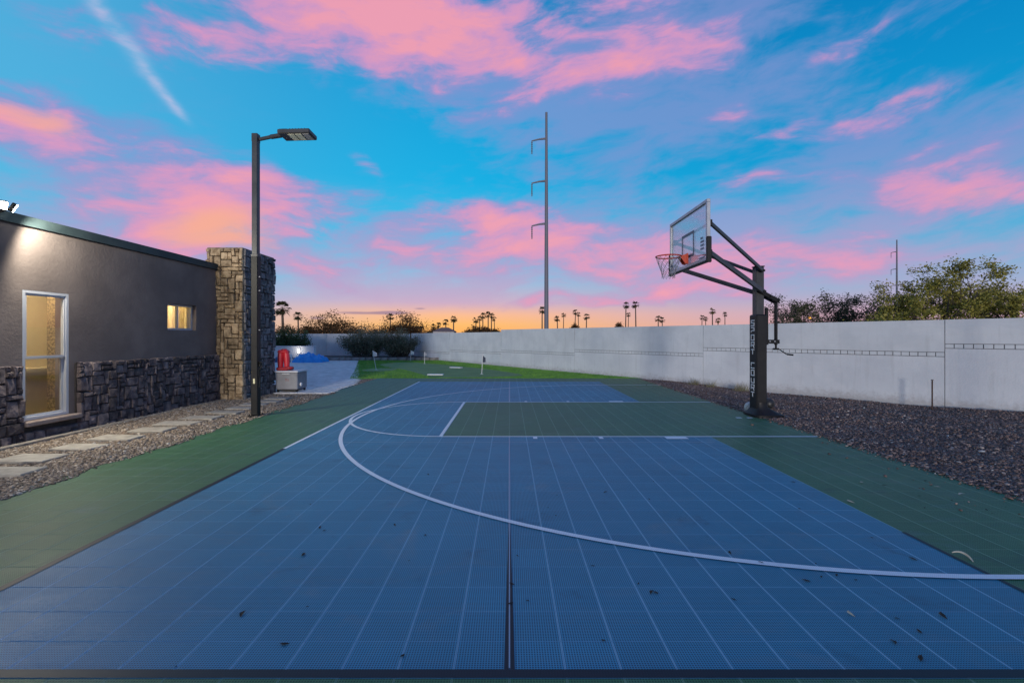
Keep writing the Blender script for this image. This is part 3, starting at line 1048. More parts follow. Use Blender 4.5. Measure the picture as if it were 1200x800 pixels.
b = MB()
yy = 12.63
row = 0
while yy < 30.2:
    xx = -16.0 + (row % 2) * 0.11
    while xx < -4.7:
        cx_, cy_ = xx + 0.11, yy + 0.075
        if all(inside(p, PATIO) for p in ((cx_ - 0.108, cy_ - 0.07), (cx_ + 0.108, cy_ - 0.07), (cx_ + 0.108, cy_ + 0.07), (cx_ - 0.108, cy_ + 0.07))) and cx_ / cy_ > -0.56:
            z = -0.008 + rng.uniform(-0.002, 0.002)
            n = len(b.v)
            hx, hy, v = 0.106, 0.071, 0.005
            b.v += [(cx_ - hx, cy_ - hy, -0.03), (cx_ + hx, cy_ - hy, -0.03), (cx_ + hx, cy_ + hy, -0.03), (cx_ - hx, cy_ + hy, -0.03),
                    (cx_ - hx + v, cy_ - hy + v, z), (cx_ + hx - v, cy_ - hy + v, z), (cx_ + hx - v, cy_ + hy - v, z), (cx_ - hx + v, cy_ + hy - v, z)]
            for k in range(4):
                b.f.append((n + k, n + (k + 1) % 4, n + 4 + (k + 1) % 4, n + 4 + k))
                b.mi.append(0)
            b.f.append((n + 4, n + 5, n + 6, n + 7))
            b.mi.append(0)
        xx += 0.22
    yy += 0.15
    row += 1
tag(b.build('paver', M['paver'], patio, fix=False), kind='stuff')

b = MB()
b.poly([(-4.70, 14.0, -0.034), (-4.70, 17.5, -0.034), (-6.2, 17.5, -0.034), (-6.2, 14.0, -0.034)])
gc = tag(b.build('gravel_corner', M['gravel_bed_tan'], fix=False), kind='structure')
pts = np.stack([rs.uniform(-5.7, -4.75, 2600), rs.uniform(14.6, 17.2, 2600), np.full(2600, -0.02)], -1)
pts = pts[pts[:, 0] > -4.80 - (pts[:, 1] - 14.6) * 0.34]
rocks('gravel', pts, np.full(len(pts), 0.015), M['rock_tan'], gc, 9)

# ------------------------------------------------------------------ artificial turf and putting green
TURF = [(-4.95, 17.075), (CX + 0.02, 17.075), (wallx(17.2), 17.2), (wallx(30.4), 30.4), (-9.70, 30.4), (-6.85, 20.9), (-5.58, 16.4), (-5.2, 16.9)]
b = MB()
b.poly([(x, y, -0.012) for x, y in TURF])
turf = tag(b.build('turf', M['turf'], fix=False), kind='structure')


def smooth_ring(pts, k=6):
    out = []
    n = len(pts)
    for i in range(n):
        p0, p1, p2, p3 = (Vector(pts[(i + q) % n][:2]) for q in (-1, 0, 1, 2))
        for s_ in range(k):
            t = s_ / k
            out.append(0.5 * ((2 * p1) + (p2 - p0) * t + (2 * p0 - 5 * p1 + 4 * p2 - p3) * t * t + (3 * p1 - p0 - 3 * p2 + p3) * t ** 3))
    return out


GREENPX = [(446, 426.5), (475, 424.2), (510, 426.2), (545, 429.5), (580, 433.5), (612, 439), (588, 441.2), (545, 442), (508, 441.6), (494, 438.5), (476, 433.5), (455, 430)]
gring = smooth_ring([ground(*p) for p in GREENPX])
patch = [(ground(445, 433).x + 0.75 * math.cos(t), ground(445, 433).y + 1.1 * math.sin(t)) for t in [2 * math.pi * k / 28 for k in range(28)]]
b = MB()
b.poly([(p.x, p.y, -0.006) for p in gring])
pg = tag(b.build('putting_green', M['putting'], fix=False), kind='structure')
b = MB()
b.poly([(p[0], p[1], -0.005) for p in patch])
b.build('putting_patch', M['putting'], pg, fix=False)
b = MB()
k = 0
gp = [(p.x, p.y) for p in gring]
while k < 26000:
    y = 17.1 + 13.2 * rng.random() ** 1.4
    x = rng.uniform(-9.6, wallx(y) - 0.02)
    if not inside((x, y), TURF) or inside((x, y), gp) or inside((x, y), patch):
        continue
    h, w, a = rng.uniform(0.02, 0.045), 0.010, rng.uniform(0, 6.28)
    lx, ly = rng.uniform(-0.015, 0.015), rng.uniform(-0.015, 0.015)
    b.poly([(x - w * math.cos(a), y - w * math.sin(a), -0.012), (x + w * math.cos(a), y + w * math.sin(a), -0.012), (x + lx, y + ly, -0.012 + h)])
    k += 1
tag(b.build('grass', M['blade'], turf, fix=False), kind='stuff')

# ------------------------------------------------------------------ stepping stones along the house
steps = [(10, 551), (38, 535.3), (93.5, 522.6), (137, 511.8), (178.5, 502.4), (208, 495), (236, 488.5), (263.5, 482.4), (282, 477.5), (298, 473.2), (312, 469.6), (326, 466.2)]
ordn = ['first', 'second', 'third', 'fourth', 'fifth', 'sixth', 'seventh', 'eighth', 'ninth', 'tenth', 'eleventh', 'twelfth']
for k, (px, py) in enumerate(steps):
    p = ground(px, py, 0.012)
    b = MB()
    w, l = rng.uniform(0.50, 0.64), rng.uniform(0.31, 0.37)
    b.box((0, 0, 0), (w, l, 0.055), bev=0.008)
    b.v = [(x_ + rng.uniform(-0.004, 0.004), y_ + rng.uniform(-0.004, 0.004), z_) for x_, y_, z_ in b.v]
    o = b.build('stepping_stone', M['concrete'], None, (p.x, p.y, -0.014))
    o.rotation_euler = (R(rng.uniform(-0.6, 0.6)), R(rng.uniform(-0.6, 0.6)), R(rng.uniform(-5, 5)))
    tag(o, 'pale concrete stepping stone in tan gravel, %s from the near end' % ordn[k], 'stepping stone', 'stepping stones along the house')


# ================================================================== THE HOUSE
def stone_layout(w, h, cell, seed, blocked=None):
    """irregular ashlar packing: list of (u0, v0, u1, v1)"""
    r_ = random.Random(seed)
    nu, nv = max(1, round(w / cell)), max(1, round(h / cell))
    cu, cv = w / nu, h / nv
    used = [[False] * nu for _ in range(nv)]
    if blocked:
        for j in range(nv):
            for i in range(nu):
                for (a0, b0, a1, b1) in blocked:
                    if (i + 1) * cu > a0 + 0.01 and i * cu < a1 - 0.01 and (j + 1) * cv > b0 + 0.01 and j * cv < b1 - 0.01:
                        used[j][i] = True
    out = []
    order = [(j, i) for j in range(nv) for i in range(nu)]
    for j, i in order:
        if used[j][i]:
            continue
        best = r_.choices([(2, 1), (1, 2), (2, 2), (3, 2), (2, 3), (3, 1), (1, 1), (4, 2), (3, 3), (1, 3)], [9, 6, 9, 7, 6, 5, 3, 2, 2, 3])[0]
        a, c = best
        while a > 1 and (i + a > nu or any(used[j][i + q] for q in range(a))):
            a -= 1
        while c > 1 and (j + c > nv or any(used[j + p][i + q] for p in range(c) for q in range(a))):
            c -= 1
        for p in range(c):
            for q in range(a):
                used[j + p][i + q] = True
        out.append((i * cu, j * cv, (i + a) * cu, (j + c) * cv))
    return out


def stone_mesh(w, h, depth, r_, material):
    """rough faced stone: u right, v up, outward along +n (local x=u, y=n, z=v), centre at origin"""
    b = MB()
    gap = r_.uniform(0.002, 0.006)
    hu, hv = w / 2 - gap, h / 2 - gap
    c = min(hu, hv) * r_.uniform(0.04, 0.22)
    base = [(-hu + c, -hv), (hu - c, -hv), (hu, -hv + c), (hu, hv - c), (hu - c, hv), (-hu + c, hv), (-hu, hv - c), (-hu, -hv + c)]
    base = [(p[0] + r_.uniform(-1, 1) * 0.009, p[1] + r_.uniform(-1, 1) * 0.009) for p in base]
    ins = min(r_.uniform(0.006, 0.014), min(hu, hv) * 0.25)
    tu, tv = r_.uniform(-0.010, 0.010), r_.uniform(-0.010, 0.010)
    for n_, sc_, d0 in ((0, 1.0, -0.01), (1, 1.0, depth * 0.45), (2, None, depth)):
        for (pu, pv) in base:
            if sc_ is None:
                fu, fv = (hu - ins) / hu, (hv - ins) / hv
                b.v.append((pu * fu, d0 + tu * pu / hu + tv * pv / hv + r_.uniform(-0.010, 0.008), pv * fv))
            else:
                b.v.append((pu, d0 + (r_.uniform(-0.004, 0.004) if n_ else 0), pv))
    b.v.append((r_.uniform(-0.2, 0.2) * hu, depth + r_.uniform(-0.004, 0.012), r_.uniform(-0.2, 0.2) * hv))
    for rI in range(2):
        for k in range(8):
            k2 = (k + 1) % 8
            b.f.append((rI * 8 + k, rI * 8 + k2, rI * 8 + 8 + k2, rI * 8 + 8 + k))
            b.mi.append(0)
    for k in range(8):
        b.f.append((16 + k, 16 + (k + 1) % 8, 24))
        b.mi.append(0)
    return b.mesh('stone', material)


HXW = -7.05        # stucco face
house = empty('house', (HXW, 6.0, 0), 'low grey-brown stucco house with a dark stone wainscot and two lit windows', 'house')
hl = Vector(house.location)


def hb(bm, name, mats, parent=house, smooth=False):
    """build in world coordinates under the house Empty"""
    base = hl if parent is house else Vector((0, 0, 0))
    bm.v = [(v[0] - hl.x, v[1] - hl.y, v[2] - hl.z) for v in bm.v]
    return bm.build(name, mats, parent, smooth=smooth)


W1 = (6.84, 0.262, 7.565, 2.175)     # y0, z0, y1, z1
W2 = (9.75, 1.635, 10.64, 2.19)
b = MB()
T = 0.22
xc = HXW - T / 2
ZT = 3.10


def wseg(y0, y1, z0, z1):
    b.box((xc, (y0 + y1) / 2, (z0 + z1) / 2), (T, y1 - y0, z1 - z0))


wseg(0.0, W1[0], -0.1, ZT)
wseg(W1[0], W1[2], -0.1, W1[1])
wseg(W1[0], W1[2], W1[3], ZT)
wseg(W1[2], W2[0], -0.1, ZT)
wseg(W2[0], W2[2], -0.1, W2[1])
wseg(W2[0], W2[2], W2[3], ZT)
wseg(W2[2], 12.6, -0.1, ZT)
b.box((-18.6, 0.11, 1.5), (22.64, 0.22, 3.2))
b.box((-18.6, 12.49, 1.5), (22.64, 0.22, 3.2))
b.box((-29.95, 6.3, 1.5), (0.06, 12.6, 3.2))  # unseen house lengthened leftward, roof too, to shade the back wall
hb(b, 'wall', M['stucco'])
b = MB()
b.box((-18.52, 5.72, 3.172), (23.03, 11.40, 0.14))
b.v = [(x_, y_, z_) for x_, y_, z_ in b.v]
hb(b, 'fascia', M['fascia'])
b = MB()
b.box((-18.6, 5.7, 3.251), (22.5, 11.1, 0.012))
hb(b, 'roof', M['roofing'])
# stone wainscot
WY0, WY1, WH = 5.6, 11.42, 1.075
b = MB()
for (y0, y1, z0, z1) in ((WY0, W1[0] - 0.02, -0.1, WH - 0.015), (W1[0] - 0.02, W1[2] + 0.1, -0.1, 0.175), (W1[2] + 0.1, WY1, -0.1, WH - 0.015)):
    b.box((HXW + 0.012, (y0 + y1) / 2, (z0 + z1) / 2), (0.024, y1 - y0, z1 - z0))
hb(b, 'mortar_bed', M['mortar'])
rs2 = random.Random(77)
rows = stone_layout(WY1 - WY0, WH + 0.06, 0.080, 12, blocked=[(W1[0] - 0.03 - WY0, 0.06 + 0.17, W1[2] + 0.10 - WY0, 9)])
for (u0, v0, u1, v1) in rows:
    me = stone_mesh(u1 - u0, v1 - v0, rs2.uniform(0.045, 0.075), rs2, M['stone_dark'])
    o = link('stone', me, house, (HXW + 0.02 - hl.x, WY0 + (u0 + u1) / 2 - hl.y, -0.06 + (v0 + v1) / 2))
    o.rotation_euler = (0, 0, -math.pi / 2)
# ledge under the tall window
b = MB()
b.box((HXW + 0.02, (W1[0] + W1[2]) / 2 + 0.03, 0.222), (0.22, W1[2] - W1[0] + 0.16, 0.07), bev=0.012)
hb(b, 'window_ledge', M['sill'])
# concrete strip at the wall foot
b = MB()
b.box((HXW + 0.20, 6.1, -0.035), (0.10, 12.0, 0.07), bev=0.01)
tag(b.build('concrete_edging', M['edging']), kind='structure')


def frame_rect(b, x, y0, z0, y1, z1, w, t):
    """rectangular frame in the plane x, butted corners"""
    b.box((x, (y0 + y1) / 2, z0 + w / 2), (t, y1 - y0, w))
    b.box((x, (y0 + y1) / 2, z1 - w / 2), (t, y1 - y0, w))
    b.box((x, y0 + w / 2, (z0 + z1) / 2), (t, w, z1 - z0 - 2 * w))
    b.box((x, y1 - w / 2, (z0 + z1) / 2), (t, w, z1 - z0 - 2 * w))


def window(w, name_label, hung):
    y0, z0, y1, z1 = w
    xo = HXW - 0.045 if hung else HXW - 0.13
    b = MB()
    frame_rect(b, xo, y0 + 0.004, z0 + 0.004, y1 - 0.004, z1 - 0.004, 0.040, 0.09)
    win = hb(b, 'window', M['vinyl'])
    win['label'] = name_label
    if hung:
        zm = 1.175
        for nm, a, c, dx_ in (('upper_sash', zm - 0.0, z1 - 0.045, 0.018), ('lower_sash', z0 + 0.045, zm + 0.01, -0.022)):
            b = MB()
            frame_rect(b, xo + dx_, y0 + 0.045, a, y1 - 0.045, c, 0.028, 0.03)
            hb(b, nm, M['vinyl'], win)
            b = MB()
            b.box((xo + dx_ - 0.001, (y0 + y1) / 2, (a + c) / 2), (0.006, y1 - y0 - 0.142, c - a - 0.052))
            hb(b, 'pane', M['glass'], win)
    else:
        b = MB()
        ym = (y0 + y1) / 2
        b.box((xo, ym, (z0 + z1) / 2), (0.05, 0.03, z1 - z0 - 0.091))
        hb(b, 'mullion', M['vinyl'], win)
        for a, c in ((y0 + 0.045, ym - 0.016), (ym + 0.016, y1 - 0.045)):
            b = MB()
            b.box((xo - 0.001, (a + c) / 2, (z0 + z1) / 2), (0.006, c - a, z1 - z0 - 0.092))
            hb(b, 'pane', M['glass'], win)
    return win


window(W1, 'tall white double-hung window', True)
window(W2, 'small white window with cream curtains', False)
# what the windows show: a cream room behind
b = MB()
b.box((-8.35, 7.4, 1.4), (0.06, 3.2, 2.7))
b.box((-7.82, 8.62, 1.4), (1.0, 0.06, 2.7))
b.box((-7.82, 5.85, 1.4), (1.0, 0.06, 2.7))
b.box((-7.82, 7.2, 2.78), (1.05, 3.2, 0.05))
b.box((-7.82, 7.2, 0.03), (1.0, 2.7, 0.05))
hb(b, 'room_wall', M['cream'])
b = MB()
b.box((-7.46, 7.86, 1.3), (0.36, 0.10, 2.5))
hb(b, 'brick_return', M['textured_tan'])
b = MB()
b.box((-8.14, 7.95, 0.93), (0.34, 1.24, 0.06))
b.box((-8.16, 7.95, 0.48), (0.28, 1.22, 0.84))
hb(b, 'counter', M['cream'])
b = MB()
b.box((-7.80, 7.35, 2.74), (0.25, 0.5, 0.03))
hb(b, 'ceiling_lamp', emis('warm_ceiling_lamp', (1.0, 0.80, 0.46), 85.0))
b = MB()      # curtains in the small window
ncv = 60
for i in range(ncv):
    ya, yb = W2[0] + (W2[2] - W2[0]) * i / ncv, W2[0] + (W2[2] - W2[0]) * (i + 1) / ncv
    xa = HXW - 0.27 + 0.018 * math.sin(i * 0.9) + 0.008 * math.sin(i * 2.3)
    xb = HXW - 0.27 + 0.018 * math.sin((i + 1) * 0.9) + 0.008 * math.sin((i + 1) * 2.3)
    b.poly([(xa, ya, 1.5), (xb, yb, 1.5), (xb, yb, 2.3), (xa, ya, 2.3)])
cm_ = M['curtain']
ct_ = NT(cm_.node_tree)
trn = ct_.add('ShaderNodeBsdfTranslucent')
trn.inputs[0].default_value = (0.80, 0.68, 0.42, 1)
cmx = ct_.add('ShaderNodeMixShader')
cmx.inputs[0].default_value = 0.65
pb_ = [n_ for n_ in ct_.n if n_.type == 'BSDF_PRINCIPLED'][0]
ct_.l.new(pb_.outputs[0], cmx.inputs[1])
ct_.l.new(trn.outputs[0], cmx.inputs[2])
ct_.l.new(cmx.outputs[0], [n_ for n_ in ct_.n if n_.type == 'OUTPUT_MATERIAL'][0].inputs[0])
hb(b, 'curtain', M['curtain'])
b = MB()
b.box((-7.95, 10.2, 1.9), (0.05, 2.0, 1.6))
b.box((-7.62, 10.95, 1.9), (0.6, 0.05, 1.6))
b.box((-7.62, 9.45, 1.9), (0.6, 0.05, 1.6))
b.box((-7.62, 10.2, 2.72), (0.7, 1.6, 0.05))
b.box((-7.62, 10.2, 1.08), (0.6, 1.45, 0.05))
hb(b, 'closet_wall', M['cream'])
b = MB()
b.box((-7.75, 10.2, 2.40), (0.10, 0.5, 0.10))
hb(b, 'curtain_lamp', emis('curtain_lamp_glow', (1.0, 0.84, 0.50), 60.0))

# floodlight on the roof edge
fl = empty('floodlight', (-7.003, 6.42, 3.172), 'blazing white twin floodlight on the roof edge above the tall window', 'floodlight')
b = MB()
b.box((0.012, 0, 0.0), (0.022, 0.12, 0.10), bev=0.005)
b.bar((0.02, 0, 0.0), (0.16, 0, 0.05), 0.03, 0.03)
b.bar((0.16, -0.10, 0.055), (0.16, 0.10, 0.055), 0.03, 0.03)
b.build('bracket', M['black_metal'], fl)
for aim, oy, en in ((Vector((0.74, -0.42, -0.46)), -0.085, 190.0), (Vector((0.56, 0.66, -0.40)), 0.085, 270.0)):
    aim = aim.normalized()
    q = aim.to_track_quat('Y', 'Z').to_matrix()
    hc_ = Vector((0.19, oy, 0.085))
    b = MB()
    b.box(hc_ + q @ Vector((0, -0.02, 0)), (0.13, 0.05, 0.11), q, bev=0.008)
    hd_ = b.build('lamp_head', M['black_metal'], fl)
    b = MB()
    b.box(hc_ + q @ Vector((0, 0.010, 0)), (0.115, 0.006, 0.095), q)
    b.build('lens', M['flood'], hd_)
    fd = bpy.data.lights.new('floodlight_beam', 'SPOT')
    fd.energy = en
    fd.spot_size = R(168)
    fd.spot_blend = 0.35
    fd.shadow_soft_size = 0.05
    fd.color = (1.0, 0.92, 0.74)
    fo = bpy.data.objects.new('beam', fd)
    COL.objects.link(fo)
    fo.parent = fl
    fo.location = hc_ + aim * 0.11
    fo.rotation_euler = aim.to_track_quat('-Z', 'Y').to_euler()

# ------------------------------------------------------------------ stone pillar at the house corner
PX0, PX1, PY0, PY1, PH = -7.30, -6.42, 11.38, 12.93, 3.62
pil = empty('stone_pillar', ((PX0 + PX1) / 2, (PY0 + PY1) / 2, 0), 'tall square stone-clad pillar at the far corner of the house', 'pillar')
pl = Vector(pil.location)
b = MB()
b.box((0, 0, PH / 2 - 0.06), (PX1 - PX0 - 0.10, PY1 - PY0 - 0.10, PH + 0.06))
b.build('core', M['mortar'], pil)
for side, (wd, seed) in {'front': (PX1 - PX0, 31), 'court': (PY1 - PY0, 52)}.items():
    lay = stone_layout(wd - (0.0 if side == 'front' else 0.05), PH + 0.06, 0.090, seed)
    for (u0, v0, u1, v1) in lay:
        mt = M['stone_warm_lit'] if side == 'front' else M['stone_shaded']  # one stone: floodlit warmth and court-side shade put into the two colours
        me = stone_mesh(u1 - u0, v1 - v0, rs2.uniform(0.04, 0.075), rs2, mt)
        zc = -0.06 + (v0 + v1) / 2
        if side == 'front':
            o = link('stone', me, pil, (PX0 + (u0 + u1) / 2 - pl.x, PY0 + 0.05 - 0.012 - pl.y, zc))
            o.rotation_euler = (0, 0, math.pi)
        else:
            o = link('stone', me, pil, (PX1 - 0.05 + 0.012 - pl.x, PY0 + 0.05 + (u0 + u1) / 2 - pl.y, zc))
            o.rotation_euler = (0, 0, -math.pi / 2)
b = MB()
for (cx_, cy_, sx_, sy_) in ((0, 0, PX1 - PX0 - 0.02, PY1 - PY0 - 0.02),):
    b.box((cx_, cy_, PH + 0.0), (sx_, sy_, 0.05), bev=0.012)
b.build('cap', M['stone_warm_lit'], pil)

# ================================================================== THE BOUNDARY WALL
bw = empty('boundary_wall', (wallx(15), 15, 0), 'long pale painted block wall running back beside the court', 'wall')
bl = Vector(bw.location)
wd_ = Vector((-0.701, 1.0, 0)).normalized()     # along the wall, away from the camera
wn = Vector((-wd_.y, wd_.x, 0))                 # towards the court
if wn.x > 0:
    wn = -wn
secs = [(3.0, 5.5, 1.49, 1.868), (5.5, 10.34, 1.29, 1.868), (10.34, 15.1, 1.105, 1.866), (15.1, 20.0, 0.915, 1.868), (20.0, 24.55, 0.765, 1.872), (24.55, 29.2, 0.66, 1.755), (29.2, 34.0, 0.50, 1.757)]
Mw = Matrix((wd_, wn, Vector((0, 0, 1)))).transposed()


def wp(d, off=0.0, z=0.0):
    return Vector((wallx(d), d, z)) + wn * off - bl


def wlen(d0, d1):
    return (d1 - d0) * math.hypot(1, 0.701)


def wbox(b, d0, d1, z0, z1, off0, off1):
    c = (wp(d0) + wp(d1)) / 2 + wn * ((off0 + off1) / 2)
    c.z = (z0 + z1) / 2
    b.box(c, (wlen(d0, d1), off1 - off0, z1 - z0), Mw)


vis_bricks = []
for k, (d0, d1, zb, zt) in enumerate(secs):
    gap = 0.006
    b = MB()
    wbox(b, d0 + gap, d1 - gap, -0.3, zb - 0.055, -0.2, 0.0)
    b.build('lower_panel', M['wall_paint'], bw)
    b = MB()
    zz = zb + 0.055
    z_c = zz
    while z_c < zt - 0.02:           # block courses, each a touch out of line with the next
        z2 = min(z_c + 0.2, zt)
        if zt - z2 < 0.08:
            z2 = zt
        jut = 0.006 * math.sin(z_c * 37 + k)
        wbox(b, d0 + gap, d1 - gap, z_c, z2, -0.2, -0.006 + jut)
        z_c = z2
    b.build('upper_panel', M['wall_smooth'], bw)
    b = MB()
    wbox(b, d0, d1, zb - 0.0555, zb + 0.0555, -0.195, -0.012)
    wbox(b, d0 - 0.006, d0 + 0.006, -0.3, zt - 0.02, -0.19, -0.010)
    b.build('mortar_joint', M['joint'], bw)
    L = wlen(d0, d1)
    nb = int(L / 0.15)
    b = MB()
    for i in range(nb):
        t0 = d0 + (d1 - d0) * i / nb
        t1 = d0 + (d1 - d0) * (i + 1) / nb
        g = 0.007
        wbox(b, t0 + g, t1 - g, zb - 0.041, zb + 0.041, -0.19, -0.001 + rng.uniform(-0.002, 0.002))
    tag(b.build('brick_band', M['wall_smooth'], bw, fix=False), kind='stuff')

# cross wall at the back of the yard
b = MB()
bk = empty('back_wall', (-19, 34.2, 0), 'far pale wall closing the yard behind the shrubs', 'wall')
for i in range(4):
    x0 = -7.2 - i * 6
    b = MB()
    b.box((x0 - 3.0 + 19, 0, 0.72), (5.985, 0.2, 2.02))
    b.build('panel', M['wall_smooth'], bk)

# stake at the wall
st = MB()
st.tube([(0, 0, -0.2), (0, 0, 0.60)], 0.014, 8)
st.box((0, 0, 0.60), (0.034, 0.034, 0.012))
tag(st.build('stake', M['rust'], None, (9.05, 10.12, -0.03)), 'thin rusty metal stake standing in the gravel by the wall joint', 'stake')

# ================================================================== LAMP POST
lp = empty('lamp_post', (-4.79, 8.93, 0), 'tall dark square lamp post with a flat floodlight head beside the court', 'lamp post')
b = MB()
b.box((0, 0, 0.006), (0.21, 0.21, 0.02), bev=0.004)
for sx in (-1, 1):
    for sy in (-1, 1):
        b.tube([(sx * 0.08, sy * 0.08, 0.016), (sx * 0.08, sy * 0.08, 0.045)], 0.012, 6)
b.build('base_plate', M['black_metal'], lp)
b = MB()
b.box((0, 0, 1.52), (0.126, 0.126, 3.0), bev=0.010)
b.build('lower_pole', M['black_metal'], lp)
b = MB()
b.box((0, 0, 4.12), (0.108, 0.108, 2.2), bev=0.010)
b.box((0, 0, 3.02), (0.132, 0.132, 0.05), bev=0.006)
b.build('upper_pole', M['post_grey'], lp)
b = MB()
b.box((0.0, 0, 5.235), (0.114, 0.114, 0.16), bev=0.008)
b.build('pole_cap', M['post_grey'], lp)
b = MB()
b.bar((0.06, 0, 5.215), (0.40, -0.02, 5.275), 0.055, 0.055, bev=0.008)
b.bar((0.28, -0.015, 5.254), (0.50, -0.02, 5.285), 0.075, 0.07, bev=0.012)
b.build('arm', M['post_grey'], lp)
hm = Matrix.Rotation(R(-1.5), 3, 'Y')
hc = Vector((0.79, -0.01, 5.285))
b = MB()
b.box(hc + hm @ Vector((0, 0, 0.014)), (0.60, 0.36, 0.084), hm, bev=0.014)
b.box(hc + hm @ Vector((-0.22, 0, 0.062)), (0.16, 0.24, 0.05), hm, bev=0.012)
for k in range(6):
    b.box(hc + hm @ Vector((-0.08 + k * 0.055, 0, 0.060)), (0.008, 0.30, 0.024), hm)
head = b.build('lamp_head', M['post_grey'], lp)
for k in range(3):
    b = MB()
    b.box(hc + hm @ Vector((-0.065 + k * 0.135, 0.0, -0.0305)), (0.118, 0.27, 0.012), hm, bev=0.003)
    b.build('led_panel', M['led'] if k < 2 else M['led_dim'], head)
b = MB()
pts = [(0.075, -0.03, 0.98), (0.11, -0.05, 1.02), (0.14, -0.06, 1.0), (0.145, -0.06, 0.93), (0.11, -0.06, 0.88), (0.085, -0.05, 0.86), (0.08, -0.03, 0.72), (0.10, -0.04, 0.62), (0.085, -0.04, 0.55)]
b.tube(smooth_path := [Vector(p) for p in pts], 0.010, 6)
b.box((0.083, 0, 0.98), (0.03, 0.06, 0.09), bev=0.004)
b.build('cable', M['black_metal'], lp)
b = MB()
b.box((0.0, -0.0650, 0.66), (0.035, 0.004, 0.09))
b.build('sticker', mat('yellowed_sticker', (0.55, 0.52, 0.34), rough=0.6), lp)
for z_ in (2.62, 2.36, 1.62):
    b = MB()
    b.tube([(0.066, -0.02, z_), (0.092, -0.02, z_)], 0.013, 6)
    b.build('bolt', M['galv'], lp)

# ================================================================== BASKETBALL HOOP
KC = KM            # hoop centre line
BX = 3.375         # board face
hoop = empty('basketball_hoop', (4.68, KC, 0), 'basketball hoop on a padded black post with a clear backboard', 'basketball hoop')
ho = Vector(hoop.location)


def hp(bm, name, mats, parent=hoop, smooth=False):
    bm.v = [(v[0] - ho.x, v[1] - ho.y, v[2]) for v in bm.v]
    return bm.build(name, mats, parent, smooth=smooth)


PXC = 4.70
b = MB()
z0, z1 = 2.79, 3.83
ya, yb = KC - 0.93, KC + 0.93
fw = 0.055
for (c, s_) in (((BX, KC, z0 + fw / 2), (0.06, yb - ya, fw)), ((BX, KC, z1 - fw / 2), (0.06, yb - ya, fw)),
                ((BX, ya + fw / 2, (z0 + z1) / 2), (0.06, fw, z1 - z0 - 2 * fw)), ((BX, yb - fw / 2, (z0 + z1) / 2), (0.06, fw, z1 - z0 - 2 * fw))):
    b.box(c, s_, bev=0.004)
b.box((BX + 0.04, KC, 3.43), (0.02, 1.75, 0.04))
hp(b, 'backboard_frame', M['alu'])
b = MB()
b.box((BX, KC, (z0 + z1) / 2), (0.012, yb - ya - 2 * fw, z1 - z0 - 2 * fw))
bg = hp(b, 'backboard', M['board_glass'])
b = MB()
tq = [(KC - 0.3, 2.975), (KC + 0.3, 3.44)]
xq = BX - 0.0075
lw_ = 0.045
b.box((xq, KC, tq[1][1] - lw_ / 2), (0.003, 0.6, lw_))
b.box((xq, KC, tq[0][1] + lw_ / 2), (0.003, 0.6, lw_))
for s_ in (-1, 1):
    b.box((xq, KC + s_ * (0.3 - lw_ / 2), (tq[0][1] + tq[1][1]) / 2), (0.003, lw_, 0.465 - 2 * lw_))
M['board_line'] = mat('board_marking', (0.10, 0.12, 0.16), rough=0.6)
hp(b, 'target_square', M['board_line'], bg)
b = MB()
for r_ in range(4):
    for c_ in range(3):
        if (r_, c_) in ((3, 2),):
            continue
        b.box((xq, KC - 0.62 - c_ * 0.052, 3.03 + r_ * 0.062), (0.003, 0.040 if c_ else 0.046, 0.036))
b.box((xq, KC - 0.66, 2.872), (0.003, 0.24, 0.030))
hp(b, 'printed_emblem', mat('board_print', (0.16, 0.20, 0.27), rough=0.6), bg)
b = MB()     # rubber edge padding
b.box((BX - 0.004, ya - 0.012, 2.97), (0.085, 0.05, 0.44), bev=0.012)
b.box((BX - 0.004, KC, z0 - 0.012), (0.085, yb - ya - 0.05, 0.03), bev=0.008)
b.box((BX - 0.004, yb + 0.012, 2.97), (0.085, 0.05, 0.44), bev=0.012)
hp(b, 'edge_padding', M['pad'])
# rim
RX, RZ = 3.005, 3.005
b = MB()
ring = [(RX + 0.229 * math.cos(t), KC + 0.229 * math.sin(t), RZ) for t in [2 * math.pi * k / 40 for k in range(41)]]
n0 = len(b.v)
for p in ring[:-1]:
    t = math.atan2(p[1] - KC, p[0] - RX)
    for k in range(8):
        a = 2 * math.pi * k / 8
        rr = 0.229 + 0.013 * math.cos(a)
        b.v.append((RX + rr * math.cos(t), KC + rr * math.sin(t), RZ + 0.013 * math.sin(a)))
for i in range(40):
    for k in range(8):
        b.f.append((i * 8 + k, i * 8 + (k + 1) % 8, ((i + 1) % 40) * 8 + (k + 1) % 8, ((i + 1) % 40) * 8 + k))
        b.mi.append(0)
rim = hp(b, 'rim', M['rim'], smooth=True)
b = MB()
for s_ in (-1, 1):
    n0 = len(b.v)
    y_ = KC + s_ * 0.075
    prof = [(RX + 0.20, RZ + 0.010), (BX - 0.05, RZ + 0.035), (BX - 0.05, RZ - 0.14), (BX - 0.08, RZ - 0.14), (RX + 0.20, RZ - 0.018)]
    b.v += [(x_, y_ - 0.006, z_) for x_, z_ in prof] + [(x_, y_ + 0.006, z_) for x_, z_ in prof]
    b.f += [tuple(range(n0, n0 + 5)), tuple(reversed(range(n0 + 5, n0 + 10)))]
    b.mi += [0, 0]
    for k in range(5):
        b.f.append((n0 + k, n0 + (k + 1) % 5, n0 + 5 + (k + 1) % 5, n0 + 5 + k))
        b.mi.append(0)
b.box((BX - 0.042, KC, RZ - 0.05), (0.024, 0.20, 0.20), bev=0.004)
b.box((BX - 0.10, KC, RZ + 0.012), (0.11, 0.138, 0.012))
hp(b, 'rim_bracket', M['rim'], rim)
b = MB()
nn = 12
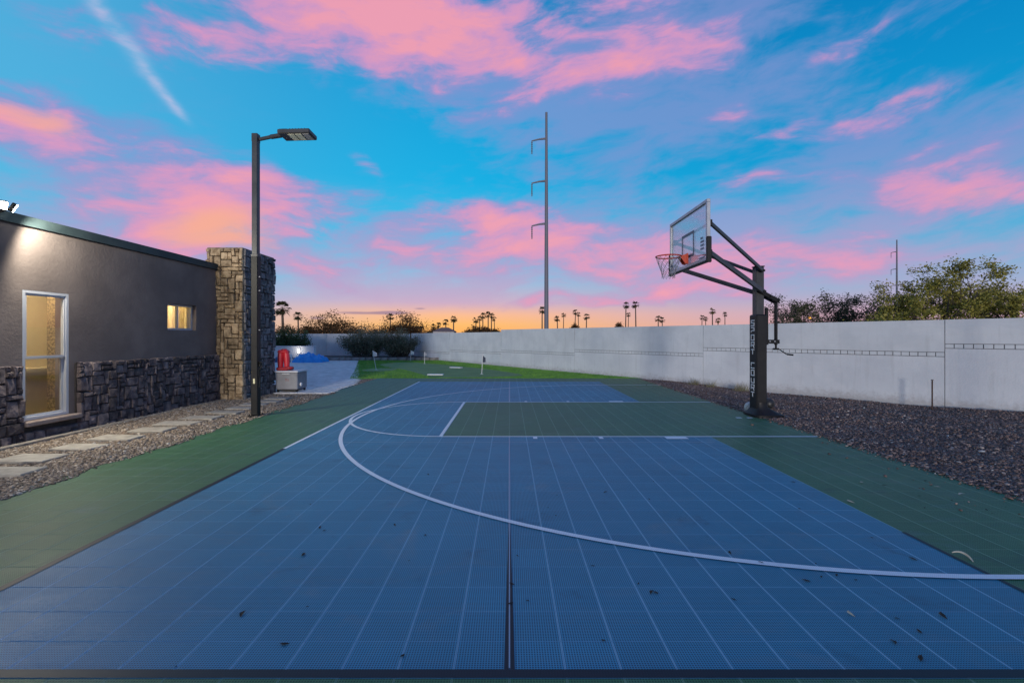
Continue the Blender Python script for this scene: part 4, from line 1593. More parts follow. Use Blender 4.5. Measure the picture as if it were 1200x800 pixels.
lev = [(0.222, RZ - 0.012), (0.205, RZ - 0.085), (0.180, RZ - 0.155), (0.155, RZ - 0.22), (0.132, RZ - 0.285), (0.118, RZ - 0.35), (0.120, RZ - 0.41)]
for k in range(nn):
    for sg in (-1, 1):
        pts = []
        for li, (r_, z_) in enumerate(lev):
            t = 2 * math.pi * (k + 0.5 * li * sg * (1 if True else 0)) / nn
            # strands zig-zag so that neighbours cross into diamonds
            t = 2 * math.pi * (k + (0.5 * sg if li % 2 else 0)) / nn
            pts.append((RX + r_ * math.cos(t), KC + r_ * math.sin(t), z_))
        b.tube(pts, 0.0042, 4, cap=False)
hp(b, 'net', M['net'])
# arms
b = None
post_top, post_mid = 2.74, 2.33
for s_ in (-1, 1):
    b = MB()
    b.bar((BX + 0.06, KC + s_ * 0.86, 3.43), (PXC + 0.02, KC + s_ * 0.135, post_top - 0.02), 0.045, 0.062, bev=0.006)
    hp(b, 'upper_arm', M['grey_metal'])
    b = MB()
    b.bar((BX + 0.06, KC + s_ * 0.86, 2.92), (PXC + 0.03, KC + s_ * 0.135, post_mid), 0.05, 0.082, bev=0.006)
    hp(b, 'lower_arm', M['grey_metal'])
    for z_ in (3.43, 2.92):
        b = MB()
        b.box((BX + 0.05, KC + s_ * 0.86, z_), (0.05, 0.09, 0.11), bev=0.006)
        hp(b, 'arm_bracket', M['black_metal'])
b = MB()
b.box((PXC, KC, 1.40), (0.152, 0.152, 2.80), bev=0.012)
hp(b, 'post', M['post_grey'])
b = MB()
b.tube([(PXC + 0.02, KC - 0.18, post_top - 0.02), (PXC + 0.02, KC + 0.18, post_top - 0.02)], 0.022, 10)
b.tube([(PXC + 0.03, KC - 0.19, post_mid), (PXC + 0.03, KC + 0.19, post_mid)], 0.026, 10)
b.box((PXC, KC, 2.812), (0.165, 0.165, 0.022), bev=0.004)
hp(b, 'pivot', M['black_metal'])
b = MB()      # lever running back from the lower pivot
for s_ in (-1, 1):
    b.bar((PXC - 0.06, KC + s_ * 0.095, 2.37), (PXC + 0.36, KC + s_ * 0.075, 2.155), 0.02, 0.075, bev=0.004)
b.box((PXC + 0.30, KC, 2.185), (0.05, 0.13, 0.05))
for (x_, z_) in ((PXC + 0.06, 2.31), (PXC + 0.18, 2.245), (PXC + 0.33, 2.17)):
    b.tube([(x_, KC - 0.125, z_), (x_, KC + 0.125, z_)], 0.014, 6)
hp(b, 'lever', M['black_metal'])
b = MB()      # crank screw and its guide
b.tube([(PXC + 0.335, KC, 2.17), (PXC + 0.335, KC, 1.34)], 0.030, 10)
b.tube([(PXC + 0.335, KC, 1.34), (PXC + 0.335, KC, 1.26)], 0.018, 8)
b.box((PXC + 0.155, KC, 1.69), (0.05, 0.06, 0.70), bev=0.006)
b.box((PXC + 0.24, KC, 1.40), (0.30, 0.07, 0.075), bev=0.005)
b.box((PXC + 0.10, KC, 1.42), (0.05, 0.12, 0.14), bev=0.005)
hp(b, 'height_actuator', M['black_metal'])
b = MB()
for x_ in (PXC + 0.20, PXC + 0.29):
    b.tube([(x_, KC - 0.050, 1.405), (x_, KC - 0.034, 1.405)], 0.013, 8)
hp(b, 'bolt', M['alu'])
b = MB()
b.tube([(PXC + 0.30, KC, 1.265), (PXC + 0.40, KC, 1.255), (PXC + 0.53, KC, 1.165), (PXC + 0.64, KC, 1.15)], 0.010, 8)
b.tube([(PXC + 0.55, KC, 1.16), (PXC + 0.66, KC, 1.148)], 0.017, 8)
b.box((PXC + 0.335, KC, 1.262), (0.10, 0.05, 0.035), bev=0.006)
hp(b, 'crank_handle', M['black_metal'])
# pad
PADW, PADD = 0.205, 0.27
pad_x0 = PXC - PADW / 2 - 0.005
b = MB()
b.box((PXC, KC, 1.01), (PADW, PADD, 1.80), bev=0.022)
pad = hp(b, 'post_pad', M['pad'], smooth=False)
STROKES = {   # squared letters on a 0..1 field, u to the right, v up
    'S': [(0, 1, 1, 1), (0, 1, 0, .55), (0, .52, 1, .52), (1, .5, 1, 0), (0, 0, 1, 0)],
    'P': [(0, 1, 1, 1), (0, .35, 0, 0), (1, 1, 1, .45), (0.45, .45, 1, .45)],
    'O': [(0, 1, 1, 1), (0, 1, 0, 0), (1, 1, 1, 0), (0, 0, 1, 0)],
    'R': [(0, 1, 1, 1), (0, 1, 0, 0), (1, 1, 1, .5), (0, .45, 1, .45), (.55, .45, 1, 0)],
    'T': [(0, 1, 1, 1), (.5, 1, .5, 0)],
    'C': [(0, 1, 1, 1), (0, 1, 0, .62), (0, .3, 0, 0), (0, 0, 1, 0)],
    'U': [(0, 1, 0, 0), (1, 1, 1, 0), (0, 0, 1, 0)],
}
b = MB()
LW, LH, pitch = 0.105, 0.098, 0.137
zz = 1.80
xf = pad_x0 + 0.002
for ch in 'SPORT COURT':
    if ch == ' ':
        zz -= 0.115
        continue
    for k, (u0, v0, u1, v1) in enumerate(STROKES[ch]):
        p = Vector((xf - 0.0012 * k * 0.2, KC + LW / 2 - u0 * LW, zz - LH + v0 * LH))
        q_ = Vector((xf - 0.0012 * k * 0.2, KC + LW / 2 - u1 * LW, zz - LH + v1 * LH))
        d_ = (q_ - p).normalized() * 0.010
        if abs(d_.z) > abs(d_.y) and abs(d_.y) < 1e-6:
            d_ = -d_ * 0.9
        b.bar(p - d_, q_ + d_, 0.003 + 0.0004 * k, 0.020, up=(0, 1, 0) if abs(d_.z) > abs(d_.y) else (0, 0, 1))
    if ch in 'PC' :
        b.lathe((0, 0, 0), [(0.0, 0), (0.0, 0)], 3) if False else None
        cz = zz - LH * (0.62 if ch == 'P' else 0.46)
        n0 = len(b.v)
        for k in range(10):
            t = 2 * math.pi * k / 10
            b.v.append((xf - 0.0022, KC + LW / 2 - 0.008 + 0.016 * math.cos(t), cz + 0.016 * math.sin(t)))
        b.f.append(tuple(range(n0, n0 + 10)))
        b.mi.append(0)
    zz -= pitch
# the strokes lie flat on the court-side face of the pad
for i, v in enumerate(b.v):
    pass
hp(b, 'lettering', M['letter'], pad)
# flared rubber skirt over the anchor
b = MB()
prof = [(0.33, 0.27, -0.02), (0.335, 0.275, 0.035), (0.22, 0.20, 0.095), (0.125, 0.155, 0.17), (0.115, 0.147, 0.26)]
n0 = len(b.v)
for (hx_, hy_, z_) in prof:
    off = 0.06 * (0.33 - hx_) / 0.22
    for k in range(20):
        t = 2 * math.pi * k / 20
        ex = 0.45
        cx_ = math.copysign(abs(math.cos(t)) ** ex, math.cos(t))
        cy_ = math.copysign(abs(math.sin(t)) ** ex, math.sin(t))
        b.v.append((PXC + 0.06 - off + hx_ * cx_ * (1.0 if cx_ > 0 else 0.72), KC + hy_ * cy_, z_ + 0.01))
for i in range(len(prof) - 1):
    for k in range(20):
        b.f.append((i * 20 + k, i * 20 + (k + 1) % 20, (i + 1) * 20 + (k + 1) % 20, (i + 1) * 20 + k))
        b.mi.append(0)
hp(b, 'base_skirt', M['pad'], smooth=True)


def ball(name, loc, r, m_, seams, label):
    b = MB()
    prof = [(max(r * math.sin(math.pi * k / 14), 0.0008), -r * math.cos(math.pi * k / 14)) for k in range(15)]
    b.lathe((0, 0, 0), prof, 22)
    o = b.build(name, m_, None, loc, smooth=True)
    tag(o, label, 'ball')
    b = MB()
    for ax in range(3):
        pts = []
        for k in range(33):
            t = 2 * math.pi * k / 32
            p = [r * 1.001 * math.cos(t), r * 1.001 * math.sin(t)]
            pts.append((p[0], p[1], 0) if ax == 0 else ((p[0], 0, p[1]) if ax == 1 else (0, p[0], p[1])))
        b.tube(pts, 0.0028, 4, cap=False)
    b.build('seam', seams, o)
    o.rotation_euler = (0.5, 0.3, 0.6)
    return o


ball('ball', (4.735, 9.30, 0.107), 0.107, M['ball_white'], mat('grey_seam', (0.2, 0.2, 0.2), rough=0.8), 'off-white ball resting behind the hoop post on the court side')
ball('ball', (5.40, 9.86, 0.10), 0.118, M['ball_black'], mat('pale_seam', (0.09, 0.09, 0.095), rough=0.8), 'black basketball lying in the gravel behind the hoop post')


# ================================================================== PLANTS
def quad_leaves(b, p, n, spread, size, r_, aspect=2.2, droop=0.0):
    for _ in range(n):
        c = Vector((r_.gauss(0, spread), r_.gauss(0, spread), r_.gauss(0, spread * 0.8))) + p
        d = Vector((r_.gauss(0, 1), r_.gauss(0, 1), r_.gauss(-droop, 0.7)))
        d = d.normalized() if d.length > 1e-6 else Vector((1, 0, 0))
        s_ = d.cross(Vector((r_.gauss(0, 1), r_.gauss(0, 1), r_.gauss(0, 1))))
        s_ = s_.normalized() if s_.length > 1e-6 else d.orthogonal()
        l = size * r_.uniform(0.6, 1.4)
        w = l / aspect
        b.v += [tuple(c - d * l / 2), tuple(c + s_ * w / 2), tuple(c + d * l / 2), tuple(c - s_ * w / 2)]
        k = len(b.v)
        b.f.append((k - 4, k - 3, k - 2, k - 1))
        b.mi.append(0)


def tree(name, loc, height, spread, seed, leaf, label, cat='tree', n_limb=5, clear=0.25, leaf_size=0.12, per_tip=16, levels=4, density=1.0, bark=None, twist=0.5, tip_spread=0.16, group=None, flat=0.75):
    r_ = random.Random(seed)
    root = empty(name, loc, label, cat, group)
    tb, cb, tw = MB(), MB(), MB()
    tips = []

    def grow(p, d, L, r0, lev):
        pts, rad = [p], [r0]
        segs = 3
        q_ = p
        for s_ in range(segs):
            d = (d + Vector((r_.gauss(0, 1), r_.gauss(0, 1), r_.gauss(0, 0.7))) * 0.16 * twist * 2 + Vector((0, 0, 0.03))).normalized()
            q_ = q_ + d * (L / segs)
            pts.append(q_)
            rad.append(r0 * (1 - 0.30 * (s_ + 1) / segs))
        (tb if lev <= 2 else tw).tube(pts, rad, 6 if lev <= 1 else (4 if lev == 2 else 3), cap=False)
        if lev >= levels:
            tips.append((pts[-1], d))
            tips.append((pts[-2], d))
            return
        if lev >= 2:
            tips.append((pts[-1], d))
        nc = r_.choice((2, 3, 3)) if lev > 0 else n_limb
        for k in range(nc):
            a = r_.uniform(0, 2 * math.pi) if lev > 0 else 2 * math.pi * (k + r_.uniform(-0.3, 0.3)) / nc
            tilt = r_.uniform(0.35, 0.95) if lev > 0 else r_.uniform(0.35, 0.85)
            ref = d.orthogonal().normalized()
            ref = Matrix.Rotation(a, 3, d) @ ref
            nd = (d * math.cos(tilt) + ref * math.sin(tilt)).normalized()
            nd.z *= flat
            nd.normalize()
            start = pts[-1] if k < nc - 1 or lev == 0 else pts[-2]
            grow(start, nd, L * r_.uniform(0.62, 0.9), rad[-1] * r_.uniform(0.62, 0.80), lev + 1)

    grow(Vector((0, 0, -0.1)), Vector((r_.gauss(0, 0.08), r_.gauss(0, 0.08), 1)).normalized(), clear * height, 0.035 * height * 0.8, 0)
    P_ = np.array([t[0] for t in tips])
    # fit the crown to the measured height and spread
    zmax = P_[:, 2].max()
    rmax = np.percentile(np.hypot(P_[:, 0], P_[:, 1]), 92)
    fz, fr = height / (zmax + 0.1), spread / 2 / rmax
    cx_, cy_ = P_[:, 0].mean(), P_[:, 1].mean()
    rmax = np.percentile(np.hypot(P_[:, 0] - cx_, P_[:, 1] - cy_), 92)
    fr = spread / 2 / rmax
    zc_ = P_[:, 2].mean()
    sh = lambda z: max(0.0, min(1.0, z / zc_))
    fit = lambda v: ((v[0] - cx_ * sh(v[2])) * fr, (v[1] - cy_ * sh(v[2])) * fr, v[2] * fz if v[2] > 0 else v[2])
    tb.v = [fit(v) for v in tb.v]
    tw.v = [fit(v) for v in tw.v]
    for (p, d) in tips:
        if r_.random() > density:
            continue
        quad_leaves(cb, Vector(fit(p)), int(per_tip * r_.uniform(0.4, 1.5)), tip_spread, leaf_size, r_, 2.0, 0.35)
    n_t = len(tb.v)
    tb.build('trunk', bark or M['bark'], root, fix=False)
    # twigs ride with the crown
    off = len(cb.v)
    cb.v += tw.v
    cb.mi = [0] * len(cb.f) + [1] * len(tw.f)
    cb.f += [tuple(i + off for i in f) for f in tw.f]
    cb.build('crown', [leaf, bark or M['bark']], root, fix=False)
    return root


tree('desert_tree', (18.0, 20.2, 0), 4.8, 4.3, 3, M['leaf_olive'], 'largest olive-green desert tree above the wall, right of the far thin pole', n_limb=6, per_tip=20, leaf_size=0.10, tip_spread=0.115, levels=5)
tree('desert_tree', (21.7, 20.8, 0), 4.75, 4.6, 8, M['leaf_olive'], 'olive-green desert tree above the wall at the right edge of the view', n_limb=6, per_tip=20, leaf_size=0.10, tip_spread=0.115, levels=5)
tree('desert_tree', (26.5, 22.5, 0), 4.6, 4.8, 15, M['leaf_olive'], 'olive desert tree over the wall beyond the right edge of the view', n_limb=5, levels=4, per_tip=14)
tree('desert_tree', (18.9, 26.5, 0), 4.35, 4.8, 21, M['leaf_less_lit'], 'less-lit desert tree, leaves coloured darker, above the wall, left of the far thin pole', n_limb=6, per_tip=13, leaf_size=0.10, tip_spread=0.125, levels=5)
tree('desert_tree', (15.6, 26.0, 0), 4.0, 4.0, 34, M['leaf_less_lit'], 'smaller sparse desert tree above the wall just right of the hoop post', n_limb=6, per_tip=8, leaf_size=0.10, tip_spread=0.125, levels=5)
tree('desert_tree', (15.6, 19.6, 0), 2.7, 2.6, 41, M['leaf_olive'], 'low bushy olive tree below the far thin pole behind the wall', n_limb=7, per_tip=14, leaf_size=0.12, tip_spread=0.22, clear=0.18)
tree('desert_tree', (19.6, 19.4, 0), 3.1, 4.0, 43, M['leaf_olive'], 'low bushy olive tree between the two tallest trees over the wall', n_limb=7, per_tip=14, leaf_size=0.12, tip_spread=0.22, clear=0.18)
# trees against the glow at the back
tree('backlit_tree', (-14.6, 42, 0), 3.75, 6.4, 51, M['leaf_brown'], 'half-bare backlit tree over the back wall, left of the two', n_limb=7, per_tip=12, leaf_size=0.14, levels=5, tip_spread=0.26, density=0.9)
tree('backlit_tree', (-9.9, 42, 0), 3.75, 5.8, 52, M['leaf_brown'], 'half-bare backlit tree over the back wall, nearer the long pale wall', n_limb=7, per_tip=12, leaf_size=0.14, levels=5, tip_spread=0.26, density=0.9)
tree('backlit_tree', (-25.0, 60, 0), 3.3, 7.0, 53, M['leaf_brown'], 'low round backlit tree behind the back wall below the left palms', n_limb=6, per_tip=14, leaf_size=0.2, tip_spread=0.3)
tree('backlit_tree', (-31.5, 66, 0), 3.2, 7.0, 54, M['leaf_brown'], 'low spreading backlit tree behind the stone pillar corner', n_limb=6, per_tip=14, leaf_size=0.2, tip_spread=0.3)
tree('distant_tree', (-10.0, 150, 0), 4.9, 9.0, 61, M['leaf_brown'], 'distant rounded tree on the skyline left of the power pole', n_limb=6, per_tip=14, leaf_size=0.5, tip_spread=0.6)
tree('distant_tree', (-6.2, 165, 0), 4.6, 7.0, 62, M['leaf_brown'], 'distant low tree on the skyline nearest the wall step', n_limb=6, per_tip=14, leaf_size=0.5, tip_spread=0.6)
tree('distant_tree', (-26.0, 170, 0), 4.6, 8.0, 63, M['leaf_brown'], 'distant tree on the skyline beside the far pale-walled house', n_limb=6, per_tip=14, leaf_size=0.5, tip_spread=0.6)
tree('distant_tree', (-36.0, 160, 0), 5.2, 9.0, 64, M['leaf_brown'], 'distant tree on the skyline above the end of the long wall', n_limb=6, per_tip=14, leaf_size=0.5, tip_spread=0.6)
tree('distant_tree', (44.0, 190, 0), 7.2, 3.6, 65, M['leaf_brown'], 'distant small tree on the skyline at the foot of the tall palm pair', n_limb=5, per_tip=14, leaf_size=0.45, tip_spread=0.5)
tree('distant_tree', (26.5, 190, 0), 7.0, 3.0, 66, M['leaf_brown'], 'distant small tree on the skyline right of the first palm group', n_limb=5, per_tip=14, leaf_size=0.45, tip_spread=0.5)


def shrub(name, loc, w, h, depth, seed, leaf, label, stems=46, group=None, per=16, size=0.085):
    r_ = random.Random(seed)
    root = empty(name, loc, label, 'shrub', group)
    sb, fb = MB(), MB()
    for k in range(stems):
        a = r_.uniform(0, 2 * math.pi)
        rr = math.sqrt(r_.random())
        bx, by = rr * math.cos(a) * w * 0.22, rr * math.sin(a) * depth * 0.25
        tx, ty = bx + (bx / (w * 0.22)) * w * 0.30 + r_.gauss(0, 0.08), by + (by / (depth * 0.25)) * depth * 0.24
        tz = h * r_.uniform(0.6, 1.0) * (1 - 0.35 * rr * rr)
        mid = Vector(((bx + tx) / 2 + r_.gauss(0, 0.06), (by + ty) / 2, tz * 0.55))
        pts = [Vector((bx, by, 0)), mid, Vector((tx, ty, tz))]
        sb.tube(pts, [0.018, 0.012, 0.005], 3, cap=False)
        for q_ in range(per):
            t = r_.uniform(0.2, 1.05)
            p = pts[0].lerp(pts[1], min(1, t * 2)) if t < 0.5 else pts[1].lerp(pts[2], (t - 0.5) * 2)
            quad_leaves(fb, p, 4, 0.10 * w / 2.4, size, r_, 2.6, -0.5)
    sb.build('stems', M['bark'], root, fix=False)
    fb.build('foliage', leaf, root, fix=False)
    return root


shrub('shrub', (-9.75, 31.9, 0.2), 3.5, 2.0, 1.5, 71, M['leaf_grey'], 'wide grey-green shrub in the planter, left of the two by the long wall', 130, per=24, size=0.10)
shrub('shrub', (-7.45, 31.7, 0.2), 2.8, 1.95, 1.5, 72, M['leaf_grey'], 'rounder dark shrub in the planter against the end of the long wall', 120, per=24, size=0.10)
shrub('shrub', (-14.4, 31.2, 0.1), 2.6, 2.15, 1.4, 73, M['leaf_dark'], 'dense dark green shrub behind the low white wall', 110, per=24, size=0.12)
for k, (x, y, s_) in enumerate(((6.05, 15.0, 0.28), (6.7, 14.1, 0.20), (6.62, 13.9, 0.28))):
    pass
# dry weeds at the wall foot
for k, (px, d_, lab) in enumerate(((815, 15.2, 'dry grass tuft at the wall foot left of the hoop post'), (868, 13.7, 'dry grass tuft at the wall foot just behind the hoop post'), (833, 14.7, 'small dry weed at the wall foot between two larger tufts'))):
    x = (px - 597) / 554 * d_
    b = MB()
    for q_ in range(90 if k < 2 else 40):
        a, l = rng.uniform(0, 6.28), rng.uniform(0.10, 0.30)
        ox, oy = rng.gauss(0, 0.13), rng.gauss(0, 0.05)
        tip = (ox + 0.5 * l * math.cos(a), oy + 0.5 * l * math.sin(a), l)
        b.poly([(ox - 0.006, oy, 0), (ox + 0.006, oy, 0), tip])
    tag(b.build('weed', M['straw'], None, (x, d_, -0.07), fix=False), lab, 'weed')


def palm(loc, height, crown_w, seed, label, leaf=None, fronds=34, group='fan palms on the skyline'):
    r_ = random.Random(seed)
    root = empty('palm_tree', loc, label, 'palm tree', group)
    b = MB()
    k = crown_w / 3.0
    lean = r_.uniform(-0.03, 0.03) * height
    zt = height - 0.62 * k * 1.0
    b.tube([(0, 0, -0.2), (lean * 0.3, 0, zt * 0.4), (lean, 0, zt)], [0.26 * k, 0.2 * k, 0.17 * k], 7, cap=False)
    b.build('trunk', M['palm_bark'], root, fix=False)
    b = MB()
    c = Vector((lean, 0, zt))
    for f_ in range(fronds):
        a = r_.uniform(0, 2 * math.pi)
        el = r_.uniform(-0.9, 1.3)
        L = 0.8 * k * r_.uniform(0.75, 1.1)
        d = Vector((math.cos(a) * math.cos(el), math.sin(a) * math.cos(el), math.sin(el)))
        hub = c + d * L
        side = d.cross(Vector((0, 0, 1))).normalized()
        up = side.cross(d)
        # petiole
        b.poly([c + side * 0.02 * k, c - side * 0.02 * k, hub])
        nl = 7
        for q_ in range(nl):
            t = (q_ / (nl - 1) - 0.5) * 2.5
            ld = (d * math.cos(t) + side * math.sin(t)).normalized()
            l2 = 0.78 * k * (1 - 0.12 * abs(t)) * r_.uniform(0.85, 1.1)
            tip = hub + ld * l2 + Vector((0, 0, -0.30 * l2))
            wv_ = d.cross(ld)
            s2 = ld.cross(up).normalized() * 0.085 * k
            m0 = hub + ld * l2 * 0.55
            b.poly([hub, m0 + s2, tip, m0 - s2])
    b.build('crown', leaf or M['palm_leaf'], root, fix=False)
    # skirt of dry fronds
    b = MB()
    for f_ in range(14):
        a = r_.uniform(0, 2 * math.pi)
        d = Vector((math.cos(a), math.sin(a), 0))
        s2 = Vector((-math.sin(a), math.cos(a), 0)) * 0.14 * k
        p0 = c + d * 0.12 * k + Vector((0, 0, -0.05 * k))
        p1 = c + d * 0.42 * k + Vector((0, 0, -0.45 * k))
        p2 = c + d * 0.32 * k + Vector((0, 0, -0.95 * k))
        b.poly([p0, p1 + s2, p2, p1 - s2])
    b.build('dry_skirt', M['palm_lit'] if leaf is M['palm_lit'] else M['leaf_brown'], root, fix=False)
    return root


PALMS = [
    (332, 357, 20, 'largest palm at the left, just right of the stone pillar'),
    (350, 367.5, 12, 'second palm right of the stone pillar, shorter than its neighbour'),
    (457, 369, 9, 'lone palm rising behind the half-bare backlit trees'),
    (494, 380, 7, 'low palm over the far end of the long wall'),
    (508, 381, 7, 'lowest palm left of the far house'),
    (514, 379, 7, 'palm just left of the far house roof'),
    (523, 375.5, 8, 'palm standing directly behind the far house'),
    (531.5, 371.5, 9, 'taller palm behind the far house'),
    (558, 373, 8, 'leftmost palm of the cluster at the wall step'),
    (562, 371.5, 7, 'second palm from the left in the cluster at the wall step'),
    (566, 368, 8, 'third palm from the left in the cluster at the wall step'),
    (572, 366.5, 8, 'tallest palm of the cluster at the wall step'),
    (576, 368, 8, 'fifth palm of the cluster at the wall step'),
    (579.7, 372, 6, 'rightmost palm of the cluster at the wall step'),
    (635.3, 361, 9, 'tall palm just left of the steel power pole'),
    (653.7, 371.5, 8, 'first palm right of the power pole'),
    (660, 367.5, 6, 'second palm right of the power pole'),
    (673.5, 364, 7, 'third palm right of the power pole, tallest of its group'),
    (678, 367, 6, 'fourth palm right of the power pole, close beside a taller one'),
    (687, 369, 8, 'fifth palm right of the power pole'),
    (733, 355.5, 8, 'left palm of the tall pair midway to the backboard'),
    (745.4, 354.7, 9, 'right palm of the tall pair midway to the backboard'),
    (736, 367, 6, 'short palm at the foot of the tall pair'),
    (771.6, 371, 8, 'left palm of the small pair below the basketball net'),
    (776.6, 373, 7, 'right palm of the small pair below the basketball net'),
    (822.4, 370.3, 6, 'slim palm under the lower backboard arm, left of the lit one'),
    (827, 372.3, 6, 'low palm close left of the lit yellow palm'),
    (835, 362.5, 8, 'golden lit palm under the backboard arm'),
    (841, 374, 7, 'low golden palm right of the tall lit palm'),
    (849.5, 366.6, 6, 'slim palm just left of the hoop post'),
]
for k, (px, py, w, lab) in enumerate(PALMS):
    d_ = 3.0 / w * 554.0
    if w > 10:
        d_ = 3.4 / w * 554
    h = CAM_H + (395 - py) / 554 * d_
    lit = 'golden' in lab
    palm(((px - 597) / 554 * d_, d_, 0), h, 3.7 if w <= 10 else 3.8, 200 + k, lab, M['palm_lit'] if lit else None, 34 if w > 8 else 26)


# ------------------------------------------------------------------ power poles
def power_pole(loc, H, rb, rt, arms, label, s_=1.0, drop=5.2):
    root = empty('power_pole', loc, label, 'power pole', 'steel power poles beyond the wall')
    b = MB()
    b.tube([(0, 0, -0.5), (0, 0, H * 0.5), (0, 0, H)], [rb, (rb + rt) / 2, rt], 12)
    b.build('shaft', M['far_steel'], root, smooth=True)
    for z_ in arms:
        b = MB()
        b.tube([(0, 0, z_), (-1.2, 0, z_ - 0.12), (-2.5, 0, z_ - 0.42)], [0.20, 0.15, 0.11], 6)
        a = b.build('crossarm', M['far_steel'], root)
        b = MB()
        b.tube([(-2.45, 0, z_ - 0.45), (-2.45, 0, z_ - 2.6)], 0.09, 6)
        for q_ in range(5):
            zc = z_ - 0.7 - q_ * 0.36
            b.lathe((-2.45, 0, zc), [(0.09, -0.06), (0.16, 0.0), (0.09, 0.06)], 8)
        b.build('insulator', M['far_steel'], a)
    return root


dP = 80.0
power_pole(((640.3 - 597) / 554 * dP, dP, 0), CAM_H + (395 - 132) / 554 * dP, 0.40, 0.20, [CAM_H + (395 - y_) / 554 * dP for y_ in (162.5, 212, 262)], 'tall slender steel power pole rising behind the wall in mid-view')
dQ = 200.0
power_pole(((1051 - 597) / 554 * dQ, dQ, 0), CAM_H + (395 - 281) / 554 * dQ, 0.52, 0.22, [CAM_H + (395 - y_) / 554 * dQ for y_ in (295, 315, 334)], 'far thin power pole rising behind the desert trees at right')

# far house and street lamp
fh = empty('far_house', (-20.5, 150, 0), 'far pale house with a low roof seen over the long wall', 'house')
b = MB()
b.box((0, 0, 1.6), (6.5, 6, 3.4))
b.build('wall', M['house_wall'], fh)
b = MB()
n0 = [(-3.6, -3.3, 3.2), (3.6, -3.3, 3.2), (3.6, 3.3, 3.2), (-3.6, 3.3, 3.2), (-1.2, 0, 4.55), (1.2, 0, 4.55)]
for f_ in ((0, 1, 5, 4), (1, 2, 5), (2, 3, 4, 5), (3, 0, 4), (3, 2, 1, 0)):
    b.poly([n0[i] for i in f_])
b.build('roof', M['house_roof'], fh)
for s_ in (-1.6, 1.6):
    b = MB()
    b.box((s_, -3.02, 1.9), (1.2, 0.06, 1.1))
    b.build('window', M['house_glass'], fh)
sl = empty('street_lamp', (38.4, 60, 0), 'distant amber street lamp glowing behind the dark desert tree', 'street lamp')
b = MB()
b.tube([(0, 0, 0), (0, 0, 3.9), (-0.25, 0, 4.05)], [0.06, 0.045, 0.035], 6)
b.build('pole', M['far_steel'], sl)
b = MB()
b.lathe((-0.3, 0, 3.9), [(0.05, -0.10), (0.17, -0.02), (0.15, 0.10), (0.04, 0.16)], 10)
b.build('lamp_globe', M['amber'], sl)

# ================================================================== THINGS IN THE YARD
# planter curb: rough blocks in a row, soil behind
b = MB()
b.poly([(-13.2, 30.65, 0.14), (-5.0, 30.65, 0.14), (-5.6, 33.5, 0.16), (-13.2, 33.9, 0.16)])
tag(b.build('planter_soil', M['soil'], fix=False), kind='structure')
pc = empty('planter_curb', (-9, 30.5, 0), 'low rough stone curb holding the shrub planter at the end of the patio', 'curb')
x = -13.2
while x < -4.7:
    w = rng.uniform(0.35, 0.7)
    b = MB()
    b.box((0, 0, 0), (w - 0.02, 0.22, rng.uniform(0.17, 0.22)), bev=0.025)
    b.v = [(v[0] + rng.uniform(-.012, .012), v[1] + rng.uniform(-.012, .012), v[2] + rng.uniform(-.008, .008)) for v in b.v]
    b.build('stone', M['curb'], pc, (x + w / 2 + 9, 0.02, 0.075))
    x += w

# low white wall with the pool cover heaped before it
b = MB()
b.box((0, 0, 0.42), (3.4, 0.35, 0.94), bev=0.01)
lwall = b.build('low_wall', M['wall_smooth'], None, (-13.85, 29.55, 0))
tag(lwall, 'low white wall at the back of the patio behind the blue tarp', 'wall')
b = MB()
b.box((0, 0, 0.91), (3.46, 0.41, 0.05), bev=0.008)
b.build('coping', M['wall_paint'], lwall)
lan = lantern = empty('lantern', (-13.05, 29.28, 0.48), 'small white glowing wall lantern on the low white wall', 'lantern')
b = MB()
b.box((0, 0.07, 0.12), (0.08, 0.05, 0.16), bev=0.006)
b.build('bracket', M['white_plastic'], lan)
b = MB()
b.lathe((0, 0, 0), [(0.05, 0.0), (0.085, 0.06), (0.085, 0.22), (0.05, 0.29), (0.015, 0.31)], 14)
b.build('shade', M['lantern'], lan)
ld_ = bpy.data.lights.new('lantern_light', 'POINT')
ld_.energy = 5.0
ld_.color = (1.0, 0.94, 0.86)
ld_.shadow_soft_size = 0.09
lo_ = bpy.data.objects.new('bulb', ld_)
COL.objects.link(lo_)
lo_.parent = lan
lo_.location = (0, -0.20, 0.2)


